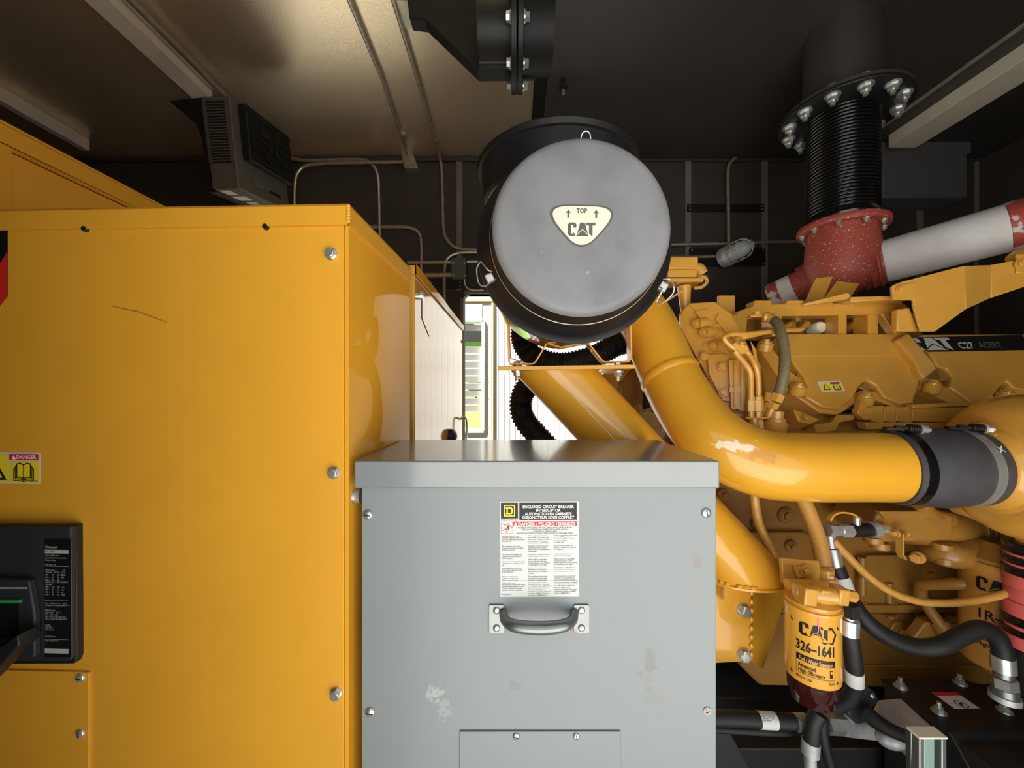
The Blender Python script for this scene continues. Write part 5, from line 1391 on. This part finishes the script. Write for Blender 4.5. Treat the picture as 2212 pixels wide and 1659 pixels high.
# strut channel post in the foreground
st = thing('strut_post', P(2010, 1760, 0.76), 'galvanised square strut post with a capped top in the foreground', 'post')
sa = P(1985, 1585, 0.745)
cz = P(0, 1597, 0.735).z
x0_, x1_ = P(1986, 0, 0.735).x, P(2046, 0, 0.735).x
m = MB()
m.span((x0_, 0.735, 0.60), (x0_ + 0.010, 0.758, cz)); m.span((x1_ - 0.010, 0.735, 0.60), (x1_, 0.758, cz)); m.span((x0_, 0.750, 0.60), (x1_, 0.758, cz))
m.build('channel', 'galvanised', st, 0.002)
MB().span((x0_ + 0.016, 0.742, 0.60), (x1_ - 0.016, 0.752, cz - 0.004)).build('channel_insert', 'strut_green', st, 0.001)
MB().span((x0_ - 0.001, 0.734, cz), (x1_ + 0.001, 0.759, cz + 0.004)).build('end_cap', 'sticker_cream', st, 0.001)
# rubber boots on the cable lugs
bt = thing('cable_boot', P(1880, 1540, 0.93), 'black rubber cable boot with two screws beside the fuel filter', 'boot')
MB().prism([P(x, y, .90) for x, y in ((1838, 1485), (1870, 1478), (1894, 1498), (1900, 1515), (1888, 1530), (1850, 1522))], (0, 0.03, -0.008)).build('lug_cover', 'black_rubber', bt, 0.005, 3)
MB().prism([P(x, y, .905) for x, y in ((1842, 1518), (1886, 1528), (1890, 1560), (1850, 1566), (1830, 1545))], (0, 0.04, 0)).build('boot_body', 'black_rubber', bt, 0.006, 3)
rod([(1872, 1540, .885), (1890, 1556, .87), (1920, 1575, .85), (1960, 1592, .83), (1985, 1602, .82)], [0.017, 0.0165, 0.014, 0.013, 0.013], 'cable', 'black_rubber', bt, 16)
for px in (1845, 1884):
    dome_screw(P(px, 1503, .895), (0, -0.8, 0.6), 0.005, 'zinc', bt, slot=False)
# skid rail on the floor
sk = thing('skid_rail', R(0.8, 1.0, -1.5), 'black steel skid rail running below the engine', 'rail')
MB().span(R(0.35, 1.08, -1.05), R(2.5, 1.26, -0.98)).build('top_flange', 'black_steel', sk, 0.004)
MB().span(R(0.35, 1.15, -1.5), R(2.5, 1.18, -1.05)).build('web', 'black_steel', sk)
gs = thing('sloping_gusset', P(1560, 1620, .90), 'black sloping steel gusset at the foot of the enclosure', 'gusset')
MB().prism([P(x, y, .96) for x, y in ((1545, 1575), (1575, 1580), (1630, 1680), (1545, 1700))], (0, 0.06, 0)).build('plate', 'black_steel', gs, 0.003)

# ============================================================ exhaust
EX, EYY = 1.23, 1.48
bw = thing('exhaust_bellows', R(EX, EYY, 0.60), 'black corrugated exhaust bellows rising to a bolted flange at the ceiling', 'bellows')
prof = []
zb0, zb1 = 0.66, 1.03
nr = 30
for i in range(nr * 6 + 1):
    t = i / (nr * 6)
    prof.append((zb0 + (zb1 - zb0) * t, 0.105 + 0.0055 * math.sin(2 * math.pi * nr * t)))
MB().lathe(R(EX, EYY, 0), (0, 0, 1), prof, 56, caps=False).build('corrugations', 'black_gloss', bw, angle=80)
MB().lathe(R(EX, EYY, 0), (0, 0, 1), [(0.625, 0.10), (0.625, 0.122), (0.635, 0.124), (0.650, 0.112), (0.665, 0.106)], 56, caps=False).build('lower_collar', 'black_gloss', bw)
fl = MB().lathe(R(EX, EYY, 0), (0, 0, 1), [(1.028, 0.10), (1.028, 0.198), (1.030, 0.200), (1.038, 0.200), (1.040, 0.198), (1.040, 0.10)], 72, caps=False).build('flange', 'black_steel', bw, angle=50)
MB().lathe(R(EX, EYY, 0), (0, 0, 1), [(1.04, 0.11), (1.04, 0.196), (1.052, 0.196), (1.052, 0.12), (H - 0.02, 0.12)], 56, caps=False).build('upper_stub', 'ceiling_dark', bw)
for i in range(12):
    t = 2 * math.pi * (i + 0.4) / 12
    c = R(EX + 0.168 * math.cos(t), EYY + 0.168 * math.sin(t), 1.028)
    bolt(c, (0, 0, -1), 0.0165, 0.022, 'zinc', fl, 'flange_nut', washer=1.45, stud=0.012, turn=i)
    bolt(c + V((0, 0, 0.024)), (0, 0, 1), 0.0165, 0.012, 'zinc', fl, 'flange_bolt', washer=1.4, turn=i)

el = thing('exhaust_elbow', R(EX, EYY, 0.35), 'flaking red exhaust elbow joining the bellows and pipes', 'elbow')
MB().lathe(R(EX, EYY, 0), (0, 0, 1), [(0.600, 0.10), (0.600, 0.138), (0.606, 0.140), (0.618, 0.140), (0.624, 0.137), (0.624, 0.10)], 56, caps=False).build('top_flange', 'red_paint', el)
for i in range(10):
    t = 2 * math.pi * (i + .3) / 10
    bolt(R(EX + .122 * math.cos(t), EYY + .122 * math.sin(t), 0.600), (0, 0, -1), 0.0085, 0.012, 'conduit_steel', el, 'flange_nut', washer=1.3, stud=.004)
ear = P(1712, 528, 1.52)
MB().lathe(R(EX, EYY, 0), (0, 0, 1), [(0.36, 0.0001), (0.365, 0.05), (0.39, 0.085), (0.43, 0.108), (0.48, 0.116), (0.54, 0.114), (0.60, 0.108)], 48, caps=False).build('elbow_body', 'red_paint', el)
# pipe running right, bare lagged middle
ea, eb = P(1885, 572, 1.44), P(2176, 493, 1.22)
ed = (eb - ea).normalized(); EL = (eb - ea).length
MB().tube([R(EX, EYY, 0.47), ea, ea + ed * 0.02], [0.085, 0.080, 0.080], 36, smooth=2).build('right_branch', 'red_paint', el)
prof = []
for i in range(13):
    prof.append((-0.03 + 0.005 * i, 0.080 + (0.006 if i % 4 in (1, 2) else 0.0)))
MB().lathe(ea, ed, prof, 40, caps=False).build('slip_joint', 'red_paint', el)
MB().tube([R(EX, EYY, 0.46), P(1770, 595, 1.56), P(1735, 612, 1.60)], [0.085, 0.070, 0.068], 32, smooth=4).build('left_branch', 'red_paint', el)
ra, rb = P(1742, 612, 1.58), P(1672, 642, 1.66)
rd = (rb - ra).normalized(); RLn = (rb - ra).length
wp = thing('lagged_pipe', ea, 'white lagged exhaust pipe with a blotchy red end at the right', 'pipe')
MB().lathe(ea, ed, [(0.028, 0.070), (0.032, 0.0745), (EL * .5, 0.0745), (EL - .002, 0.0745)], 40, caps=False).build('lagging', 'lagging_white', wp)
MB().lathe(ea, ed, [(EL - .002, 0.0745), (EL, 0.077), (EL + .10, 0.077), (EL + .22, 0.077)], 40, caps=False).build('red_end', 'red_blotch', wp)
MB().lathe(ea, ed, [(EL + .22, 0.077), (EL + .225, 0.0745), (EL + .75, 0.0745)], 40).build('far_lagging', 'lagging_white', wp)
MB().tube([P(2196, 562, 1.14), P(2204, 556, 1.14), P(2230, 552, 1.14)], 0.024, 16, smooth=3).build('support_foot', 'engine_yellow', wp)
lp_ = thing('left_exhaust_pipe', ra, 'red and white exhaust stub pointing down and left from the elbow', 'pipe')
MB().lathe(ra, rd, [(-.02, 0.066), (0, 0.066), (0.002, 0.062), (RLn * .35, 0.062)], 36, caps=False).build('joint_ring', 'red_paint', lp_)
MB().lathe(ra, rd, [(RLn * .35, 0.061), (RLn * .75, 0.061)], 36, caps=False).build('white_band', 'lagging_white', lp_)
MB().lathe(ra, rd, [(RLn * .75, 0.061), (RLn * 1.0, 0.060), (RLn * 1.12, 0.052), (RLn * 1.15, 0.001)], 36, caps=False).build('red_tip', 'red_blotch', lp_)
lg = thing('exhaust_cradle', P(1810, 655, 1.45), 'yellow plate legs holding up the red exhaust elbow', 'cradle')
for q in ([(1738, 656), (1762, 600), (1800, 596), (1776, 656)], [(1772, 656), (1808, 606), (1858, 612), (1830, 656)]):
    MB().prism([P(x, y, 1.38) for x, y in q], (0.01, 0.02, 0)).build('leg', 'engine_yellow', lg, 0.003)

# ============================================================ silencer flange hanging from the ceiling
MY = 1.30
mf = thing('silencer_joint', P(1120, 60, MY) + V((0, 0, 0.1)), 'black exhaust silencer joint with bolted flanges below the ceiling', 'silencer')
fcz = 1.5 + 1.185
fcx = P(1117, 0, MY).x
FC = V((fcx, MY, fcz))
for dx in (-0.0105, 0.0105):
    MB().cyl(FC + V((dx - .009, 0, 0)), FC + V((dx + .009, 0, 0)), 0.165, 0.165, 56).build('flange', 'black_steel', mf, 0.002)
MB().cyl(FC + V((0.018, 0, 0)), FC + V((0.115, 0, 0)), 0.118, 0.118, 48).build('right_stub', 'soot_black', mf)
MB().cyl(FC + V((-0.018, 0, 0)), FC + V((-0.125, 0, 0)), 0.105, 0.105, 48).build('left_stub', 'black_steel', mf)
MB().cyl(FC + V((-0.018, 0, -0.100)), FC + V((-0.125, 0, -0.100)), 0.012, 0.012, 16).build('drain_rib', 'black_steel', mf)
wz = [(1032, 152), (1160, 150), (1186, -90), (872, -90), (880, 0), (884, 38), (918, 42)]
MB().prism([P(x, y, MY + 0.03) for x, y in wz], (0, 0.05, 0)).build('sloping_housing', 'soot_black', mf, 0.004)
for i in range(8):
    t = 2 * math.pi * (i + 0.5) / 8 + 0.1
    q = FC + V((0, math.cos(t) * 0.142, math.sin(t) * 0.142))
    bolt(q + V((0.0195, 0, 0)), (1, 0, 0), 0.0135, 0.018, 'zinc', mf, 'flange_bolt', washer=1.3)
    bolt(q + V((-0.0195, 0, 0)), (-1, 0, 0), 0.0135, 0.015, 'zinc', mf, 'flange_nut', washer=1.3)
lpatch = PZ(905, 30, H - 0.002)
MB().span(PZ(868, 62, H - 0.004), PZ(985, 2, H - 0.001)).build('bare_patch', 'sticker_cream', mf)
hk = thing('ceiling_hook', PZ(1217, 180, H - 0.02), 'small black bolt stub hanging from the dark ceiling plate', 'bolt')
hc_ = PZ(1217, 172, H - 0.02)
m = MB().cyl(hc_, hc_ + V((0, 0, -0.03)), 0.012, 0.010, 10).cyl(hc_ + V((0, 0, -0.028)), hc_ + V((0, 0, -0.045)), 0.017, 0.015, 6)
m.build('nut', 'black_steel', hk)
MB().cyl(hc_ + V((0, 0, -0.045)), hc_ + V((0, 0, -0.062)), 0.007, 0.007, 10).build('stud', 'conduit_steel', hk)

# ============================================================ rails and conduits under the ceiling
def depth_bar(name, label, cat, xz0, xz1, z0, z1, y0, y1, material):
    t_ = MB().span(R(xz0, y0, z0), R(xz1, y1, z1)).build(name, material, None, 0.003)
    return tag(t_, label, cat)
depth_bar('ceiling_channel', 'pale steel channel along the ceiling leading to the heater', 'channel', -1.103 * 1.325, -1.037 * 1.325, 1.325, H, 0.6, 1.79, 'rail_tan')
depth_bar('light_rail', 'thin pale strip along the ceiling above the far left cabinet', 'rail', -2.34, -2.30, 1.30, H, 0.8, 2.13, 'rail_tan')
depth_bar('ceiling_beam', 'pale steel channel along the ceiling at the right, behind the bellows', 'beam', 1.965, 2.11, 1.28, H - 0.02, 0.8, 2.07, 'rail_tan')
tag(depth_bar('ceiling_pipe', '', '', -0.992 * 1.335, -0.977 * 1.335, 1.328, 1.348, 0.6, 1.80, 'conduit_steel'), 'bright steel pipe running beside the pale ceiling channel', 'pipe')
def conduit(label, pts, r_=0.0095, name='conduit', sm=4):
    t_ = thing(name, pts[-1], label, 'conduit', 'steel conduits on the walls and ceiling')
    MB().tube(pts, r_, 10, smooth=sm).build('conduit_pipe', 'conduit_steel', t_)
    return t_
def clampring(par, p, d, r_=0.013):
    d = V(d).normalized()
    MB().cyl(V(p) - d * 0.012, V(p) + d * 0.012, r_, r_, 10).build('coupling', 'conduit_steel', par)
ZC = H - 0.014
WY = YW - 0.025
def W(px, py, off=0.0): return P(px, py, WY - off)
c1 = conduit('straight conduit along the ceiling ending at the square corner box', [PZ(738, -40, ZC), PZ(755, 0, ZC), PZ(826, 170, ZC), W(884, 338)], sm=1)
clampring(c1, PZ(874, 290, ZC), (0.1, 1, 0))
c2 = conduit('conduit along the ceiling that turns down the far wall behind the air cleaner', [PZ(838, -40, ZC), PZ(850, 0, ZC), PZ(905, 180, ZC), PZ(941, 305, ZC), W(953, 355), W(956, 420), W(958, 490), W(966, 518), W(988, 536), W(1030, 540), W(1090, 540)], sm=4)
clampring(c2, PZ(941, 305, ZC), (0.1, 1, 0))
conduit('conduit from the heater that bends down the far wall', [W(600, 332), W(630, 342), W(670, 347), W(770, 345), W(800, 352), W(816, 380), W(819, 440), W(821, 530)])
conduit('conduit arching from behind the yellow cabinet to the corner box', [W(636, 480, .02), W(637, 400, .02), W(646, 370, .02), W(672, 356, .02), W(760, 352, .02), W(870, 350, .02)])
c5 = conduit('low conduit bending down just above the rear cabinet', [W(790, 491), W(850, 490), W(884, 492), W(903, 502), W(910, 525), W(911, 600), W(911, 700)])
conduit('straight level conduit above the small square box', [W(880, 567), W(1000, 566), W(1090, 564)], sm=1)
conduit('conduit curving down beside the small square box', [W(1090, 545), W(1030, 545), W(990, 547), W(968, 558), W(961, 580), W(960, 640), W(959, 740)])
conduit('short thick conduit feeding the small square box from the left', [W(905, 594), W(940, 594), W(978, 594)], 0.013, sm=1)
jb = thing('corner_box', W(885, 345), 'square steel junction box where ceiling meets far wall', 'junction box')
MB().prism([W(866, 326, .03), W(890, 326, .03), W(903, 362, .03), W(872, 362, .03)], (0, 0.055, 0)).build('box', 'conduit_steel', jb, 0.003)
sb_ = thing('switch_box', W(992, 582), 'small dark square switch box on the far wall beside the opening', 'junction box')
MB().span(W(975, 600, .05), V((P(1009, 0, WY).x, WY + .02, P(0, 563, WY).z))).build('box', 'box_grey', sb_, 0.004)
for px, py in ((979, 568), (1003, 568), (979, 595), (1003, 595)):
    dome_screw(W(px, py, .052), (0, -1, 0), 0.006, 'zinc', sb_, slot=False)
wc = thing('white_cable', W(1030, 626), 'thin white cable looping from the small square box', 'cable')
MB().tube([W(1003, 602, .02), W(1005, 615, .02), W(1012, 624, .02), W(1030, 627, .02), W(1045, 626, .02)], 0.0035, 8, smooth=5).build('cable_sheath', 'sticker_cream', wc)
def wall_plate(label, x0, y0, x1, y1):
    t_ = thing('slotted_plate', W((x0 + x1) / 2, y1), label, 'plate', 'black plates on the far wall')
    MB().span(W(x0, y1, 0), V((P(x1, 0, WY).x, WY + .012, P(0, y0, WY).z))).build('plate', 'soot_black', t_, 0.001)
    for px in (x0 + 5, x1 - 5):
        for py in (y0 + 4, y1 - 4):
            dome_screw(W(px, py), (0, -1, 0), 0.0045, 'conduit_steel', t_, slot=False)
wall_plate('upper narrow black plate bridging two wall studs', 1486, 441, 1651, 456)
wall_plate('taller black plate behind the caged lamp', 1490, 536, 1654, 574)
wall_plate('black plate on the wall under the small square box', 928, 606, 999, 622)
conduit('upright conduit dropping from the ceiling to the caged lamp', [W(1590, 340, .01), W(1577, 352, .01), W(1572, 375, .01), W(1573, 450, .01), W(1574, 535, .01)])
conduit('long level conduit right of the air cleaner above the caged lamp', [W(1440, 529, .012), W(1560, 526, .012), W(1720, 522, .012)], sm=1)
conduit('short level conduit running into the caged lamp', [W(1440, 556, .012), W(1500, 555, .012), W(1562, 553, .012)], sm=1)
# caged lamp
lamp = thing('caged_lamp', W(1575, 560), 'unlit caged bulkhead lamp on the far wall right of the air cleaner', 'lamp')
la, lb_ = W(1562, 558, .02), W(1614, 532, .16)
ld = (lb_ - la).normalized(); LL = (lb_ - la).length
MB().lathe(la, ld, [(0, .055), (.02, .058), (.04, .058), (.045, .052), (.06, .050)], 24).build('lamp_base', 'cast_aluminium', lamp)
MB().lathe(la, ld, [(.055, .045), (.12, .044), (.15, .036), (.168, .018), (.172, .001)], 24, caps=False).build('glass_jar', 'pale_glass', lamp)
ga, gb = frame_of(ld)
for i in range(6):
    t = math.pi * i / 3
    d_ = ga * math.cos(t) + gb * math.sin(t)
    MB().tube([la + ld * .05 + d_ * .052, la + ld * .12 + d_ * .052, la + ld * .16 + d_ * .040, la + ld * .185 + d_ * .006], 0.0035, 6, smooth=3).build('guard_wire', 'cast_aluminium', lamp)
for hh_, r_ in ((.085, .053), (.125, .052)):
    MB().lathe(la, ld, [(hh_ - .003, r_), (hh_, r_ + .003), (hh_ + .003, r_), (hh_, r_ - .003), (hh_ - .003, r_)], 24, caps=False).build('guard_ring', 'cast_aluminium', lamp)
# grey box at the right end
gb_ = thing('wall_box', W(1970, 430), 'dim grey rectangular box on the far wall right of the bellows', 'junction box')
MB().span(W(1908, 427, .14), V((P(2030, 0, WY).x, WY + .02, P(0, 326, WY).z))).build('box', 'box_grey', gb_, 0.006)
MB().span(W(1904, 330, .15), V((P(2033, 0, WY).x, WY + .02, P(0, 322, WY).z))).build('box_lid', 'box_grey', gb_, 0.003)
cr = conduit('thin bright conduit along the right ceiling edge', [R(1.855, 2.0, 1.335), R(1.855, 0.8, 1.335)], sm=1)

# ============================================================ unit heater hanging at the left
ht = thing('unit_heater', P(520, 400, 1.55), 'dark unit heater with louvred side and fan grille hung from the ceiling', 'heater')
hx0, hx1 = -1.185, -1.075
hy0, hy1 = 1.52, 1.84
hz0, hz1 = 0.80, 1.13
rot = Euler((math.radians(9), 0, math.radians(-3)))
hc = R((hx0 + hx1) / 2, (hy0 + hy1) / 2, (hz0 + hz1) / 2 + 0.02)
M3 = rot.to_matrix()
def hp(x, y, z): return hc + M3 @ V((x, y, z))
def hbox(c, s, name, material, par=ht, bev=0.0):
    return MB().box(hp(*c), s, M3).build(name, material, par, bev)
wx, wy, wz_ = 0.055, 0.16, 0.165
hbox((0, 0, 0), (wx * 2, wy * 2, wz_ * 2), 'casing', 'heater_tan', ht, 0.004)
hbox((0, -wy - .001, 0.04), (wx * 1.5, .004, wz_ * 1.35), 'louvre_well', 'soot_black')
for i in range(22):
    z_ = 0.04 - wz_ * .64 + i * wz_ * 1.28 / 21
    hbox((0, -wy - .004, z_), (wx * 1.45, .006, .0045), 'louvre', 'panel_side')
for x_ in (-wx * .8, wx * .8):
    hbox((x_, -wy - .003, 0.04), (wx * .22, .008, wz_ * 1.4), 'louvre_frame', 'panel_side')
g = hbox((wx + .016, 0.02, 0.055), (.034, wy * 1.75, wz_ * 1.25), 'fan_shroud', 'soot_black', ht, 0.004)
for i in range(5):
    hbox((wx + .036, 0.02, 0.055 - wz_ * .5 + i * wz_ * .25), (.004, wy * 1.7, .005), 'grille_bar', 'black_steel', g)
for i in range(4):
    c = hp(wx + .035, 0.02, 0.055)
    t = i * math.pi / 2 + .4
    MB().prism([c + M3 @ V((0, math.cos(t + a) * r_, math.sin(t + a) * r_)) for a, r_ in ((-.1, .02), (.35, .09), (.9, .085), (.6, .02))], M3 @ V((.004, 0, 0))).build('fan_blade', 'black_gloss', g)
hbox((wx + .003, 0.06, -wz_ * .72), (.004, .07, .012), 'vent_slot', 'soot_black')
hbox((wx + .003, -.05, -wz_ * .72), (.003, .05, .018), 'maker_plate', 'box_grey')
for (x_, y_, sx_, sy_) in ((-.022, -.115, .04, .05), (-.02, -.045, .055, .05), (-.02, .02, .04, .03)):
    hbox((x_, y_, -wz_ - .001), (sx_, sy_, .002), 'rating_sticker', 'sticker_white')
MB().prism([P(x, y, 1.66) for x, y in ((364, 217), (480, 205), (482, 392), (452, 396), (446, 330), (424, 268))], (0, 0.05, 0)).build('hanging_bracket', 'soot_black', ht, 0.003)
hbox((-wx - .02, 0, -.02), (.04, wy * 1.7, wz_ * 1.8), 'rear_housing', 'soot_black', ht, 0.004)
